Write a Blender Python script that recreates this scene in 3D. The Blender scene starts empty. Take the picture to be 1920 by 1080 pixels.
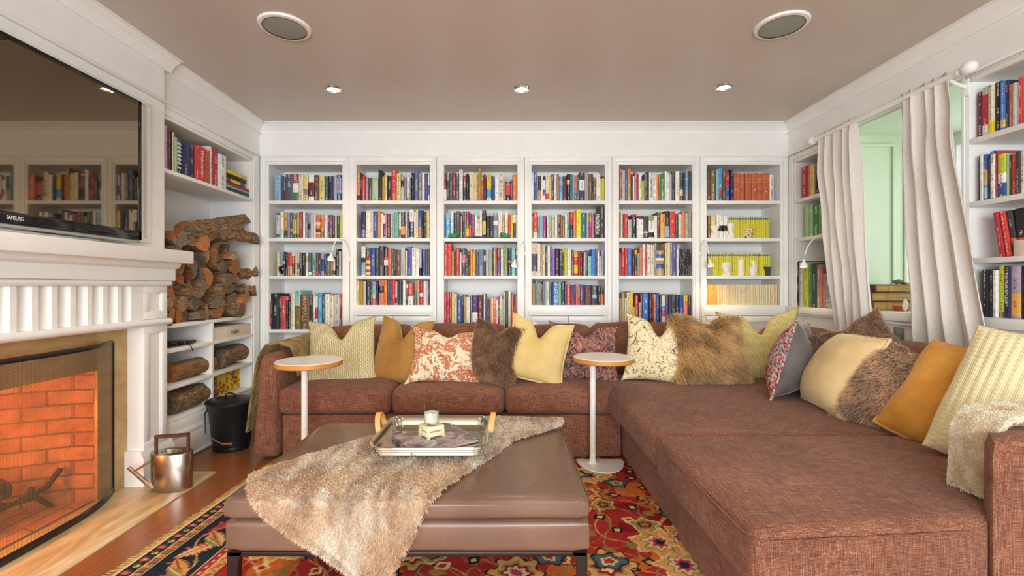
import bpy, bmesh, math, random
import numpy as np
from mathutils import Vector, Matrix, noise
random.seed(7)
PI = math.pi
SC = bpy.context.scene
COL = SC.collection
# ---- camera model: level one-point view, focal 850 px in a 1920 px wide frame ----
F, CX, CY, H = 850.0, 942.0, 536.0, 1.15

def at(px, py, D):
    return Vector(((px - CX) * D / F, D, H - (py - CY) * D / F))
def dep(px, X):
    return X * F / (px - CX)
def zat(py, D):
    return H - (py - CY) * D / F

def lin(c):
    return c / 12.92 if c <= .04045 else ((c + .055) / 1.055) ** 2.4
def rgb(h):
    h = h.lstrip('#')
    return tuple(lin(int(h[i:i + 2], 16) / 255) for i in (0, 2, 4))
def rgba(h):
    return rgb(h) + (1.0,)

# ------------------------------------------------------------------ mesh builder
class MB:
    def __init__(s):
        s.v = []; s.f = []; s.mi = []; s.uv = {}
    def add(s, vs, fs, mi=0):
        o = len(s.v)
        s.v += [tuple(v) for v in vs]
        for f in fs:
            s.f.append(tuple(i + o for i in f)); s.mi.append(mi)
        return s
    def box(s, x0, x1, y0, y1, z0, z1, mi=0, bev=0.0):
        if x1 < x0: x0, x1 = x1, x0
        if y1 < y0: y0, y1 = y1, y0
        if z1 < z0: z0, z1 = z1, z0
        b = min(bev, (x1 - x0) * .45, (y1 - y0) * .45, (z1 - z0) * .45)
        if b <= 0:
            vs = [(x, y, z) for x in (x0, x1) for y in (y0, y1) for z in (z0, z1)]
            fs = [(0, 1, 3, 2), (4, 6, 7, 5), (0, 4, 5, 1), (2, 3, 7, 6), (0, 2, 6, 4), (1, 5, 7, 3)]
            return s.add(vs, fs, mi)
        bm = bmesh.new()
        bmesh.ops.create_cube(bm, size=1)
        for v in bm.verts:
            v.co = Vector((x0 + (v.co.x + .5) * (x1 - x0), y0 + (v.co.y + .5) * (y1 - y0), z0 + (v.co.z + .5) * (z1 - z0)))
        bmesh.ops.bevel(bm, geom=bm.edges[:], offset=b, segments=2, affect='EDGES', profile=.5)
        return s.bm(bm, mi)
    def bm(s, bm, mi=0, M=None):
        bm.verts.index_update()
        vs = [(M @ v.co) if M else v.co.copy() for v in bm.verts]
        fs = [[v.index for v in f.verts] for f in bm.faces]
        bm.free()
        return s.add(vs, fs, mi)
    def obox(s, c, ax, half, mi=0, bev=0.0):
        """oriented box: centre, 3x3 axes rows (x,y,z unit vectors), half sizes"""
        t = MB().box(-half[0], half[0], -half[1], half[1], -half[2], half[2], 0, bev)
        A = [Vector(a) for a in ax]; c = Vector(c)
        s.add([c + A[0] * v[0] + A[1] * v[1] + A[2] * v[2] for v in t.v], t.f, mi); return s
    def lathe(s, prof, c=(0, 0, 0), n=32, mi=0, sx=1.0, sy=1.0, M=None, cap=False):
        vs = []; fs = []
        c = Vector(c)
        for r, z in prof:
            for k in range(n):
                a = 2 * PI * k / n
                p = Vector((r * math.cos(a) * sx, r * math.sin(a) * sy, z))
                vs.append((M @ p if M else p) + c)
        m = len(prof)
        for i in range(m - 1):
            for k in range(n):
                k2 = (k + 1) % n
                fs.append((i * n + k, i * n + k2, (i + 1) * n + k2, (i + 1) * n + k))
        if cap:
            fs.append(tuple(range(n - 1, -1, -1))); fs.append(tuple((m - 1) * n + k for k in range(n)))
        return s.add(vs, fs, mi)
    def tube(s, pts, r, n=8, mi=0, closed=False, cap=True, sq=None):
        pts = [Vector(p) for p in pts]; m = len(pts)
        vs = []; fs = []
        up = Vector((0, 0, 1)); prev = None
        for i, p in enumerate(pts):
            a = pts[(i - 1) % m] if (closed or i > 0) else p
            b = pts[(i + 1) % m] if (closed or i < m - 1) else p
            t = (b - a)
            t = t.normalized() if t.length > 1e-9 else Vector((0, 0, 1))
            if prev is None:
                ref = up if abs(t.z) < .9 else Vector((1, 0, 0))
                u = t.cross(ref).normalized()
            else:
                u = (prev - t * prev.dot(t))
                u = u.normalized() if u.length > 1e-6 else t.orthogonal().normalized()
            prev = u
            w = t.cross(u).normalized()
            rr = r[i] if isinstance(r, (list, tuple)) else r
            for k in range(n):
                an = 2 * PI * (k + .5) / n
                ca, sa = math.cos(an), math.sin(an)
                if sq: vs.append(p + u * ca * rr * sq[0] + w * sa * rr * sq[1])
                else: vs.append(p + u * ca * rr + w * sa * rr)
        seg = m if closed else m - 1
        for i in range(seg):
            j = (i + 1) % m
            for k in range(n):
                k2 = (k + 1) % n
                fs.append((i * n + k, i * n + k2, j * n + k2, j * n + k))
        if cap and not closed:
            fs.append(tuple(range(n - 1, -1, -1))); fs.append(tuple((m - 1) * n + k for k in range(n)))
        return s.add(vs, fs, mi)
    def prism(s, poly, a0, a1, axis='x', mi=0):
        """poly: list of 2D points; extruded along axis from a0 to a1. axis x -> poly=(y,z); y -> (x,z); z -> (x,y)"""
        n = len(poly)
        def P(p, a):
            return {'x': (a, p[0], p[1]), 'y': (p[0], a, p[1]), 'z': (p[0], p[1], a)}[axis]
        vs = [P(p, a0) for p in poly] + [P(p, a1) for p in poly]
        fs = [(i, (i + 1) % n, n + (i + 1) % n, n + i) for i in range(n)]
        fs += [tuple(range(n - 1, -1, -1)), tuple(range(n, 2 * n))]
        return s.add(vs, fs, mi)
    def rbox(s, x0, x1, y0, y1, z0, z1, r=.05, n=10, bulge=0.0, side=0.0, wr=0.0, seed=0, mi=0):
        """soft upholstered block: rounded box with crowned top and bulging sides"""
        c = Vector(((x0 + x1) / 2, (y0 + y1) / 2, (z0 + z1) / 2))
        hx, hy, hz = (x1 - x0) / 2, (y1 - y0) / 2, (z1 - z0) / 2
        r = min(r, hx * .98, hy * .98, hz * .98)
        bm = bmesh.new()
        bmesh.ops.create_cube(bm, size=2)
        bmesh.ops.subdivide_edges(bm, edges=bm.edges[:], cuts=n, use_grid_fill=True)
        for v in bm.verts:
            u = v.co.copy()
            # concentrate samples towards the edges
            q = Vector([math.copysign(abs(t) ** .72, t) for t in u])
            p = Vector((q.x * hx, q.y * hy, q.z * hz))
            inn = Vector((max(-hx + r, min(hx - r, p.x)), max(-hy + r, min(hy - r, p.y)), max(-hz + r, min(hz - r, p.z))))
            d = p - inn
            if d.length > 1e-9:
                p = inn + d.normalized() * r
            bx = (1 - q.x ** 2); by = (1 - q.y ** 2); bz = (1 - q.z ** 2)
            p.z += bulge * bx * by * (1 if q.z > 0 else .3) * abs(q.z)
            p.x += side * by * bz * q.x
            p.y += side * bx * bz * q.y
            if wr:
                nv = noise.noise_vector((p + c) * 7 + Vector((seed, 0, 0)))
                nv2 = noise.noise_vector((p + c) * 2.7 + Vector((seed + 9, 0, 0)))
                p += nv * wr * .45 + nv2 * wr
            v.co = p + c
        return s.bm(bm, mi)

def sharp(me, ang=35):
    me.polygons.foreach_set('use_smooth', [True] * len(me.polygons))
    try: me.set_sharp_from_angle(angle=math.radians(ang))
    except Exception: pass

WM = {}
def wm(o):
    return WM.get(o.name, Matrix.Identity(4))
def tag(o, label=None, cat=None, group=None, kind=None):
    if label: o['label'] = label
    if cat: o['category'] = cat
    if group: o['group'] = group
    if kind: o['kind'] = kind
    return o
def mesh(name, mb, mats, smooth=35):
    me = bpy.data.meshes.new(name)
    me.from_pydata(mb.v, [], mb.f)
    ms = mats if isinstance(mats, (list, tuple)) else [mats]
    for m in ms: me.materials.append(m)
    if len(ms) > 1:
        me.polygons.foreach_set('material_index', mb.mi)
    if smooth: sharp(me, smooth)
    me.update()
    return me
def link(o):
    COL.objects.link(o); return o
def thing(name, label, cat, loc=(0, 0, 0), group=None, M=None):
    o = link(bpy.data.objects.new(name, None))
    o.empty_display_size = .05
    m = M if M is not None else Matrix.Translation(Vector(loc))
    o.matrix_world = m; WM[o.name] = m.copy()
    return tag(o, label, cat, group)
def obj(name, mb, mats, parent=None, smooth=35, M=None, local=False, label=None):
    """one mesh object. vertices given in world space (or local when local=True / M given)"""
    if parent is not None and not local:
        inv = wm(parent).inverted()
        mb.v = [tuple(inv @ Vector(v)) for v in mb.v]
    elif parent is None and M is None and not local and mb.v:
        # put the origin at the base centre
        a = np.array(mb.v); c = (a.max(0) + a.min(0)) / 2; c[2] = a[:, 2].min()
        mb.v = [tuple(r) for r in (a - c)]
        M = Matrix.Translation(Vector(c))
    me = mesh(name, mb, mats, smooth)
    o = link(bpy.data.objects.new(name, me))
    if parent is not None:
        o.parent = parent; WM[o.name] = wm(parent).copy()
    if M is not None:
        if parent is None:
            o.matrix_world = M; WM[o.name] = M.copy()
        else:
            o.matrix_local = M; WM[o.name] = wm(parent) @ M
    if label: o['label'] = label
    return o
def struct(name, mb, mats, smooth=35, label=None):
    o = obj(name, mb, mats, smooth=smooth)
    o['kind'] = 'structure'
    o['label'] = label or ('white painted ' + name.replace('_', ' '))
    o['category'] = name.split('_')[0]
    return o

# text meshes are made first, while the scene is still small
TEXTS = {}
def text_mesh(s):
    if s in TEXTS: return TEXTS[s]
    cu = bpy.data.curves.new('txt', 'FONT'); cu.body = s; cu.size = 1; cu.extrude = .01
    cu.align_x = 'CENTER'; cu.align_y = 'CENTER'; cu.resolution_u = 2
    o = bpy.data.objects.new('txt', cu); COL.objects.link(o)
    dg = bpy.context.evaluated_depsgraph_get()
    me = o.evaluated_get(dg).to_mesh()
    a = np.array([v.co[:] for v in me.vertices]); fs = [tuple(p.vertices) for p in me.polygons]
    o.evaluated_get(dg).to_mesh_clear()
    bpy.data.objects.remove(o); bpy.data.curves.remove(cu)
    c = (a.max(0) + a.min(0)) / 2; sz = a.max(0) - a.min(0)
    a = a - c
    TEXTS[s] = (a, fs, sz)
    return TEXTS[s]
def text_part(s, center, right, up, w, h, mat, parent, name='title', lift=.0012):
    """flat raised lettering fitted in w x h, on a face with the given right/up directions"""
    a, fs, sz = text_mesh(s)
    right = Vector(right).normalized(); up = Vector(up).normalized(); n = right.cross(up)
    c = Vector(center) + n * lift
    mb = MB()
    mb.add([c + right * (v[0] / sz[0] * w) + up * (v[1] / sz[1] * h) + n * (v[2] * .02) for v in a], fs)
    return obj(name, mb, mat, parent, smooth=0)
# ------------------------------------------------------------------ materials
class NT:
    def __init__(s, name):
        s.m = bpy.data.materials.new(name); s.m.use_nodes = True
        s.t = s.m.node_tree; s.b = s.t.nodes['Principled BSDF']
    def n(s, typ, props=None, **inp):
        nd = s.t.nodes.new('ShaderNode' + typ)
        for k, v in (props or {}).items(): setattr(nd, k, v)
        for k, v in inp.items():
            key = k.replace('_', ' ')
            s.set(nd, int(k[1:]) if k[0] == 'i' and k[1:].isdigit() else key, v)
        return nd
    def set(s, nd, key, v):
        sock = nd.inputs[key]
        if hasattr(v, 'is_output') or isinstance(v, bpy.types.NodeSocket): s.t.links.new(v, sock)
        elif isinstance(v, bpy.types.Node): s.t.links.new(v.outputs[0], sock)
        else: sock.default_value = v
    def bs(s, **inp):
        for k, v in inp.items(): s.set(s.b, k.replace('_', ' '), v)
        return s
    def math(s, op, a, b=None, c=None):
        nd = s.n('Math', {'operation': op})
        s.set(nd, 0, a)
        if b is not None: s.set(nd, 1, b)
        if c is not None: s.set(nd, 2, c)
        return nd.outputs[0]
    def mix(s, fac, a, b, blend='MIX'):
        nd = s.n('Mix', {'data_type': 'RGBA', 'blend_type': blend})
        s.set(nd, 0, fac); s.set(nd, 6, a); s.set(nd, 7, b)
        return nd.outputs[2]
    def ramp(s, fac, stops, interp='LINEAR'):
        nd = s.n('ValToRGB'); cr = nd.color_ramp; cr.interpolation = interp
        while len(cr.elements) < len(stops): cr.elements.new(.5)
        for e, (p, c) in zip(cr.elements, stops):
            e.position = p; e.color = rgba(c) if isinstance(c, str) else (c if len(c) == 4 else tuple(c) + (1,))
        s.set(nd, 0, fac); return nd.outputs[0]
    def coord(s, which='Object', scale=None, rot=None):
        tc = s.n('TexCoord').outputs[which]
        if scale is None and rot is None: return tc
        mp = s.n('Mapping'); s.set(mp, 'Vector', tc)
        if scale is not None: mp.inputs['Scale'].default_value = scale if hasattr(scale, '__len__') else (scale,) * 3
        if rot is not None: mp.inputs['Rotation'].default_value = rot
        return mp.outputs[0]
    def noise(s, vec, scale=5, detail=3, rough=.5, dist=0.0):
        nd = s.n('TexNoise'); s.set(nd, 'Vector', vec)
        nd.inputs['Scale'].default_value = scale; nd.inputs['Detail'].default_value = detail
        nd.inputs['Roughness'].default_value = rough; nd.inputs['Distortion'].default_value = dist
        return nd
    def bump(s, h, strength=.3, dist=.01):
        nd = s.n('Bump'); s.set(nd, 'Height', h)
        nd.inputs['Strength'].default_value = strength; nd.inputs['Distance'].default_value = dist
        s.set(s.b, 'Normal', nd.outputs[0]); return s

def paint(name, c, rough=.45, var=.02, spec=.4):
    k = NT(name)
    nz = k.noise(k.coord('Object'), 6, 4).outputs[0]
    a = rgb(c); b = tuple(max(0, x * (1 - var * 2)) for x in a)
    k.bs(Base_Color=k.ramp(nz, [(.35, b), (.65, a)]), Roughness=rough)
    k.b.inputs['Specular IOR Level'].default_value = spec
    nz2 = k.noise(k.coord('Object'), 90, 2).outputs[0]
    k.bump(nz2, .03, .002)
    return k.m
def plain(name, c, rough=.5, metal=0.0, spec=.5):
    k = NT(name)
    nz = k.noise(k.coord('Object'), 30, 3).outputs[0]
    a = rgb(c); b = tuple(x * .9 for x in a)
    k.bs(Base_Color=k.ramp(nz, [(.3, b), (.7, a)]), Roughness=rough, Metallic=metal)
    k.b.inputs['Specular IOR Level'].default_value = spec
    return k.m
M = {}
M['white'] = paint('white_paint', '#f0f0ec', .38)
M['trimwhite'] = paint('trim_paint', '#f2f2ee', .33)
M['mint'] = paint('mint_paint', '#cbd8bd', .45)
M['ceiling'] = paint('ceiling_paint', '#cbbfb3', .33, .01)
M['wall_plain'] = paint('wall_paint', '#e6e2d8', .5)

def weave_fabric(name, dark, mid, light, sc=1.0, rough=.92):
    k = NT(name)
    tc = k.coord('Object')
    def streak(s3):
        mp = k.n('Mapping'); k.set(mp, 'Vector', tc); mp.inputs['Scale'].default_value = tuple(x * sc for x in s3)
        return k.noise(mp.outputs[0], 1, 3, .6).outputs[0]
    a = streak((18, 420, 420)); b = streak((420, 18, 420)); c = streak((420, 420, 18))
    s = k.math('ADD', k.math('ADD', a, b), c)
    big = k.noise(tc, 3, 2).outputs[0]
    s2 = k.math('ADD', k.math('MULTIPLY', s, .3333), k.math('MULTIPLY', k.math('SUBTRACT', big, .5), .12))
    k.bs(Base_Color=k.ramp(s2, [(.36, dark), (.5, mid), (.64, light)]), Roughness=rough)
    k.b.inputs['Sheen Weight'].default_value = .08
    k.b.inputs['Sheen Roughness'].default_value = .5
    k.b.inputs['Specular IOR Level'].default_value = .2
    k.bump(s, .25, .002)
    return k.m
M['sofa'] = weave_fabric('brown_linen_weave', '#3c241a', '#794d3a', '#b4866c')

def velvet(name, a, b, sheen='#fff0cc'):
    k = NT(name)
    nz = k.noise(k.coord('Object'), 5, 4, .6).outputs[0]
    k.bs(Base_Color=k.ramp(nz, [(.3, b), (.7, a)]), Roughness=.75)
    k.b.inputs['Sheen Weight'].default_value = .6
    k.b.inputs['Sheen Roughness'].default_value = .35
    k.b.inputs['Sheen Tint'].default_value = rgba(sheen)
    k.b.inputs['Specular IOR Level'].default_value = .15
    k.bump(k.noise(k.coord('Object'), 400, 2).outputs[0], .15, .002)
    return k.m
M['velvet_tan'] = velvet('tan_velvet', '#b58a4c', '#93692f')
M['velvet_cream'] = velvet('cream_velvet', '#e6cf92', '#cfb26c')
M['velvet_pale'] = velvet('pale_velvet', '#e2cb9a', '#cdb07a')
M['velvet_gold'] = velvet('gold_velvet', '#d9a04c', '#b97c30')
M['gray_back'] = velvet('grey_cotton', '#726c69', '#57524f', '#c8c4c0')
M['olive'] = velvet('olive_cloth', '#5d5a40', '#46442f')

def knit(name, a, b, fx, fz, strength=.6):
    k = NT(name)
    sp = k.n('SeparateXYZ'); k.set(sp, 0, k.coord('Object'))
    x = k.math('MULTIPLY', sp.outputs[0], fx); z = k.math('MULTIPLY', sp.outputs[2], fz)
    sx = k.math('SINE', x)
    row = k.math('MULTIPLY', k.math('SIGN', sx), .8)
    d = k.math('MULTIPLY', k.math('ABSOLUTE', sx), k.math('ABSOLUTE', k.math('SINE', k.math('ADD', z, row))))
    nz = k.noise(k.coord('Object'), 60, 2).outputs[0]
    dd = k.math('ADD', d, k.math('MULTIPLY', k.math('SUBTRACT', nz, .5), .5))
    k.bs(Base_Color=k.ramp(dd, [(.12, b), (.55, a)]), Roughness=.9)
    k.b.inputs['Specular IOR Level'].default_value = .15
    k.bump(d, strength, .006)
    return k.m
M['knit_olive'] = knit('olive_knit', '#eadfb0', '#9d9068', 240, 300)
M['knit_yellow'] = knit('yellow_knit', '#f2e4a4', '#c4ac62', 260, 300)
M['knit_cream'] = knit('cream_chunky_knit', '#efe6c0', '#cdbf8a', 500, 500, .3)

def blotch(name, stops, scale, dist=1.2, detail=6, fine=None, rough=.9, interp='CONSTANT'):
    k = NT(name)
    tc = k.coord('Object')
    nz = k.noise(tc, scale, detail, .62, dist).outputs[0]
    c = k.ramp(nz, stops, interp)
    if fine:
        n2 = k.noise(tc, fine[0], 3, .6, .6).outputs[0]
        f = k.ramp(n2, [(fine[2], (0, 0, 0)), (fine[2] + .03, (1, 1, 1))])
        c = k.mix(f, c, rgba(fine[1]))
    k.bs(Base_Color=c, Roughness=rough)
    k.b.inputs['Specular IOR Level'].default_value = .15
    k.bump(k.noise(tc, 220, 2).outputs[0], .25, .003)
    return k.m
M['kilim_orange'] = blotch('faded_orange_kilim', [(0, '#8a8a80'), (.38, '#e2d6b4'), (.47, '#bb7350'), (.60, '#a85a3c'), (.68, '#d6c6a6')], 8, 1.4, 9, (85, '#eadfc4', .555))
M['kilim_dark'] = blotch('dark_floral_kilim', [(0, '#33343c'), (.40, '#504c56'), (.47, '#94584a'), (.52, '#bd917a'), (.56, '#702e36'), (.64, '#3b3d47')], 13, 2.0, 9, (90, '#c2a290', .59))
M['floral_cream'] = blotch('cream_floral_print', [(0, '#5c5652'), (.36, '#cdbb84'), (.42, '#ece0b8'), (.565, '#dcc68c'), (.60, '#a67a50'), (.64, '#5f5a5e')], 11, 2.6, 9, (75, '#8a8078', .585))
M['kilim_red'] = blotch('red_kilim', [(0, '#46434f'), (.38, '#837c84'), (.45, '#c9b2a6'), (.50, '#94323a'), (.62, '#6c2630')], 22, 1.2, 8, (110, '#d8c6b8', .58))

def leather(name, a, b):
    k = NT(name); tc = k.coord('Object')
    nz = k.noise(tc, 4, 3).outputs[0]
    k.bs(Base_Color=k.ramp(nz, [(.3, b), (.7, a)]), Roughness=k.ramp(k.noise(tc, 9, 4).outputs[0], [(.3, (.22, .22, .22)), (.7, (.34, .34, .34))]))
    vo = k.n('TexVoronoi', {'feature': 'DISTANCE_TO_EDGE'}); k.set(vo, 'Vector', tc); vo.inputs['Scale'].default_value = 260
    k.bump(vo.outputs[0], .05, .001)
    return k.m
M['leather'] = leather('brown_leather', '#7c6050', '#6b5142')
M['darkmetal'] = plain('dark_bronze_metal', '#4a4442', .35, .8)
M['blackmetal'] = plain('black_metal', '#1d1d1f', .38, .3)
M['iron'] = plain('wrought_iron', '#3a322c', .6, .6)
M['black'] = plain('black_plastic', '#141416', .3)
M['blackgloss'] = plain('black_gloss', '#0d0d0f', .08)
M['silver'] = plain('polished_silver', '#d8d4c4', .1, 1.0)
M['steel'] = plain('brushed_steel', '#bcb6ac', .26, 1.0)
M['brownhandle'] = plain('brown_handle', '#5d4638', .4, .5)
M['whitemetal'] = plain('white_enamel', '#f2f0ea', .3)
M['strap'] = plain('tan_leather_strap', '#dda75e', .55)
M['waxwhite'] = plain('white_wax', '#f2ecdc', .5)
M['speaker'] = plain('speaker_grille', '#9aa093', .7)
M['plywood'] = plain('birch_edge', '#c98a3e', .5)
M['marbletop'] = paint('speckled_white_top', '#f0f0ee', .3)
M['gilt'] = plain('gold_lettering', '#d8b860', .4, .3)
M['txtwhite'] = plain('white_lettering', '#f2efe6', .6)
M['txtblack'] = plain('black_lettering', '#222222', .6)
M['txtred'] = plain('red_lettering', '#e0453c', .6)
M['txtyellow'] = plain('yellow_lettering', '#e8d040', .6)
M['txtorange'] = plain('orange_lettering', '#e0923c', .6)
M['pages'] = plain('page_edges', '#e4dcc6', .8)
M['candleglass'] = None

def glass():
    k = NT('clear_glass')
    gl = k.n('BsdfGlossy'); gl.inputs[0].default_value = (1, 1, 1, 1); gl.inputs['Roughness'].default_value = .03
    tp = k.n('BsdfTransparent'); tp.inputs[0].default_value = (.93, .95, .94, 1)
    fr = k.n('LayerWeight'); fr.inputs[0].default_value = .12
    mx = k.n('MixShader'); k.set(mx, 0, k.math('MULTIPLY', fr.outputs[0], .55))
    k.t.links.new(tp.outputs[0], mx.inputs[1]); k.t.links.new(gl.outputs[0], mx.inputs[2])
    out = [n for n in k.t.nodes if n.type == 'OUTPUT_MATERIAL'][0]
    k.t.links.new(mx.outputs[0], out.inputs[0])
    return k.m
M['glass'] = glass()
def emit(name, c, s):
    k = NT(name); k.bs(Base_Color=rgba(c), Emission_Color=rgba(c)); k.b.inputs['Emission Strength'].default_value = s
    return k.m
M['lamp'] = emit('lit_lamp', '#fff1d0', 12)

def screen():
    k = NT('tv_screen_glass')
    k.bs(Base_Color=rgba('#0c0a08'), Roughness=.03)
    k.b.inputs['Specular IOR Level'].default_value = 1.0
    k.b.inputs['IOR'].default_value = 2.1
    k.b.inputs['Specular Tint'].default_value = rgba('#ffe6c4')
    return k.m
M['screen'] = screen()

def woodfloor():
    k = NT('cherry_floorboards'); tc = k.coord('Object')
    br = k.n('TexBrick', {'offset': .37, 'offset_frequency': 2})
    mp = k.n('Mapping'); k.set(mp, 'Vector', tc); mp.inputs['Rotation'].default_value = (0, 0, PI / 2)
    k.set(br, 'Vector', mp.outputs[0])
    br.inputs['Color1'].default_value = rgba('#8a5230'); br.inputs['Color2'].default_value = rgba('#9c6238'); br.inputs['Mortar'].default_value = rgba('#4a2410')
    br.inputs['Scale'].default_value = 1; br.inputs['Mortar Size'].default_value = .0016
    br.inputs['Brick Width'].default_value = 1.3; br.inputs['Row Height'].default_value = .15
    g = k.n('Mapping'); k.set(g, 'Vector', tc); g.inputs['Scale'].default_value = (40, 3, 10)
    gr = k.noise(g.outputs[0], 1.5, 5, .6, 1.0).outputs[0]
    c = k.mix(k.math('MULTIPLY', gr, .7), br.outputs[0], rgba('#6e3414'), 'MULTIPLY')
    c2 = k.mix(.55, br.outputs[0], k.mix(gr, rgba('#aa6e40'), rgba('#704022')))
    k.bs(Base_Color=c2, Roughness=.25)
    k.bump(br.outputs[1], -.1, .002)
    return k.m
M['floor'] = woodfloor()

def travertine(name, a, b, c):
    k = NT(name); tc = k.coord('Object', (1, 1, 1))
    mp = k.n('Mapping'); k.set(mp, 'Vector', tc); mp.inputs['Scale'].default_value = (9, 2.2, 4); mp.inputs['Rotation'].default_value = (0, 0, .25)
    nz = k.noise(mp.outputs[0], 1.6, 7, .62, .8).outputs[0]
    f = k.noise(tc, 70, 3).outputs[0]
    col = k.ramp(nz, [(.3, c), (.48, b), (.66, a)])
    col = k.mix(k.math('MULTIPLY', f, .3), col, rgba(b))
    k.bs(Base_Color=col, Roughness=.35)
    return k.m
M['hearth'] = travertine('travertine_hearth', '#efe2c0', '#d8c294', '#b79a68')
M['marble'] = travertine('tan_marble', '#d2b67e', '#bb9a60', '#9c7c48')

def brick():
    k = NT('fire_brick')
    uv = k.n('UVMap').outputs[0]
    br = k.n('TexBrick', {'offset': .5})
    k.set(br, 'Vector', uv)
    br.inputs['Color1'].default_value = rgba('#cf8e62'); br.inputs['Color2'].default_value = rgba('#b87650'); br.inputs['Mortar'].default_value = rgba('#7a5a48')
    br.inputs['Scale'].default_value = 1; br.inputs['Mortar Size'].default_value = .006; br.inputs['Mortar Smooth'].default_value = .3
    br.inputs['Brick Width'].default_value = .2; br.inputs['Row Height'].default_value = .075
    nz = k.noise(k.coord('Object'), 9, 6, .65).outputs[0]
    c = k.mix(k.ramp(nz, [(.45, (0, 0, 0)), (.8, (.75, .75, .75))]), br.outputs[0], rgba('#4a2c1e'))
    k.bs(Base_Color=c, Roughness=.9); k.bump(br.outputs[1], -.5, .006)
    return k.m
M['brick'] = brick()

def attr_mat(name, rough=.85, spec=.15, sheen=.0):
    k = NT(name)
    at_ = k.n('Attribute'); at_.attribute_name = 'Col'
    k.bs(Base_Color=at_.outputs[0], Roughness=rough)
    k.b.inputs['Specular IOR Level'].default_value = spec
    k.b.inputs['Sheen Weight'].default_value = sheen
    return k
def fur_mat():
    k = attr_mat('fur_fibres', .75, .2)
    a = [n for n in k.t.nodes if n.type == 'ATTRIBUTE'][0]
    tr = k.n('BsdfTranslucent'); k.set(tr, 0, a.outputs[0])
    mx = k.n('MixShader'); mx.inputs[0].default_value = .45
    k.t.links.new(k.b.outputs[0], mx.inputs[1]); k.t.links.new(tr.outputs[0], mx.inputs[2])
    out = [n for n in k.t.nodes if n.type == 'OUTPUT_MATERIAL'][0]
    k.t.links.new(mx.outputs[0], out.inputs[0])
    return k.m
M['fur'] = fur_mat()
_r = attr_mat('wool_rug_pile', .95, .05)
_r.bump(_r.noise(_r.coord('Object'), 350, 2).outputs[0], .4, .004)
M['rug'] = _r.m
M['fringe'] = plain('cream_fringe', '#e2cf8c', .9)

def linen():
    k = NT('white_curtain_linen'); tc = k.coord('Object')
    a = k.n('Mapping'); k.set(a, 'Vector', tc); a.inputs['Scale'].default_value = (300, 300, 30)
    s = k.noise(a.outputs[0], 1, 3).outputs[0]
    k.bs(Base_Color=k.ramp(s, [(.3, '#e4dcd4'), (.7, '#f2efea')]), Roughness=.8)
    k.b.inputs['Specular IOR Level'].default_value = .15
    k.bump(s, .1, .002)
    tr = k.n('BsdfTranslucent'); tr.inputs[0].default_value = rgba('#f4efe8')
    mx = k.n('MixShader'); mx.inputs[0].default_value = .22
    k.t.links.new(k.b.outputs[0], mx.inputs[1]); k.t.links.new(tr.outputs[0], mx.inputs[2])
    out = [n for n in k.t.nodes if n.type == 'OUTPUT_MATERIAL'][0]
    k.t.links.new(mx.outputs[0], out.inputs[0])
    return k.m
M['linen'] = linen()

def bark():
    k = NT('rough_bark'); tc = k.coord('Object')
    mp = k.n('Mapping'); k.set(mp, 'Vector', tc); mp.inputs['Scale'].default_value = (14, 40, 40)
    nz = k.noise(mp.outputs[0], 1.6, 7, .7, .6).outputs[0]
    k.bs(Base_Color=k.ramp(nz, [(.32, '#3a2a1e'), (.47, '#7a5c40'), (.6, '#a88a64'), (.72, '#c4ad88')]), Roughness=.95)
    k.bump(nz, .9, .012); return k.m
M['bark'] = bark()
def splitwood(name, a, b, c):
    k = NT(name); tc = k.coord('Object')
    mp = k.n('Mapping'); k.set(mp, 'Vector', tc); mp.inputs['Scale'].default_value = (5, 60, 60)
    nz = k.noise(mp.outputs[0], 1.3, 5, .65, .5).outputs[0]
    k.bs(Base_Color=k.ramp(nz, [(.3, c), (.5, b), (.7, a)]), Roughness=.85); k.bump(nz, .5, .006); return k.m
M['split1'] = splitwood('orange_split_wood', '#d0a678', '#ae7850', '#78492c')
M['split2'] = splitwood('brown_split_wood', '#b08a60', '#8a6240', '#553720')
M['split3'] = splitwood('grey_split_wood', '#b3a48c', '#877763', '#54483a')
M['end1'] = splitwood('orange_cut_end', '#d0955f', '#b0703f', '#82502e')
M['end3'] = splitwood('tan_cut_end', '#cbb088', '#a68a62', '#6e5638')
M['end2'] = splitwood('grey_cut_end', '#9a8b78', '#746757', '#463c32')
# ------------------------------------------------------------------ the room
YB = 3.94            # face of the back bookcases
XR = 2.485           # face of the right-hand wall units
XL = -2.109          # face of the shelf recess on the left
XM = -2.077          # face of the overmantel
ZC = 2.55            # ceiling
YR = -2.6            # wall behind the camera
W_, T_ = M['white'], M['trimwhite']

struct('floor', MB().box(-3.0, 3.6, YR - .1, 4.5, -.1, 0), M['floor'], label='cherry wood plank floor')
struct('ceiling', MB().box(-3.0, 3.6, YR - .1, 4.5, ZC, ZC + .1), M['ceiling'], label='taupe painted ceiling')
struct('wall_back', MB().box(-3.0, 3.6, 4.26, 4.36, 0, ZC), W_)
# frieze above the bookcases
b = MB(); b.box(XL - .02, XR + .02, YB, 4.26, 2.278, ZC); struct('trim_1', b, W_, label='white frieze board above the back bookcases')
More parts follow.
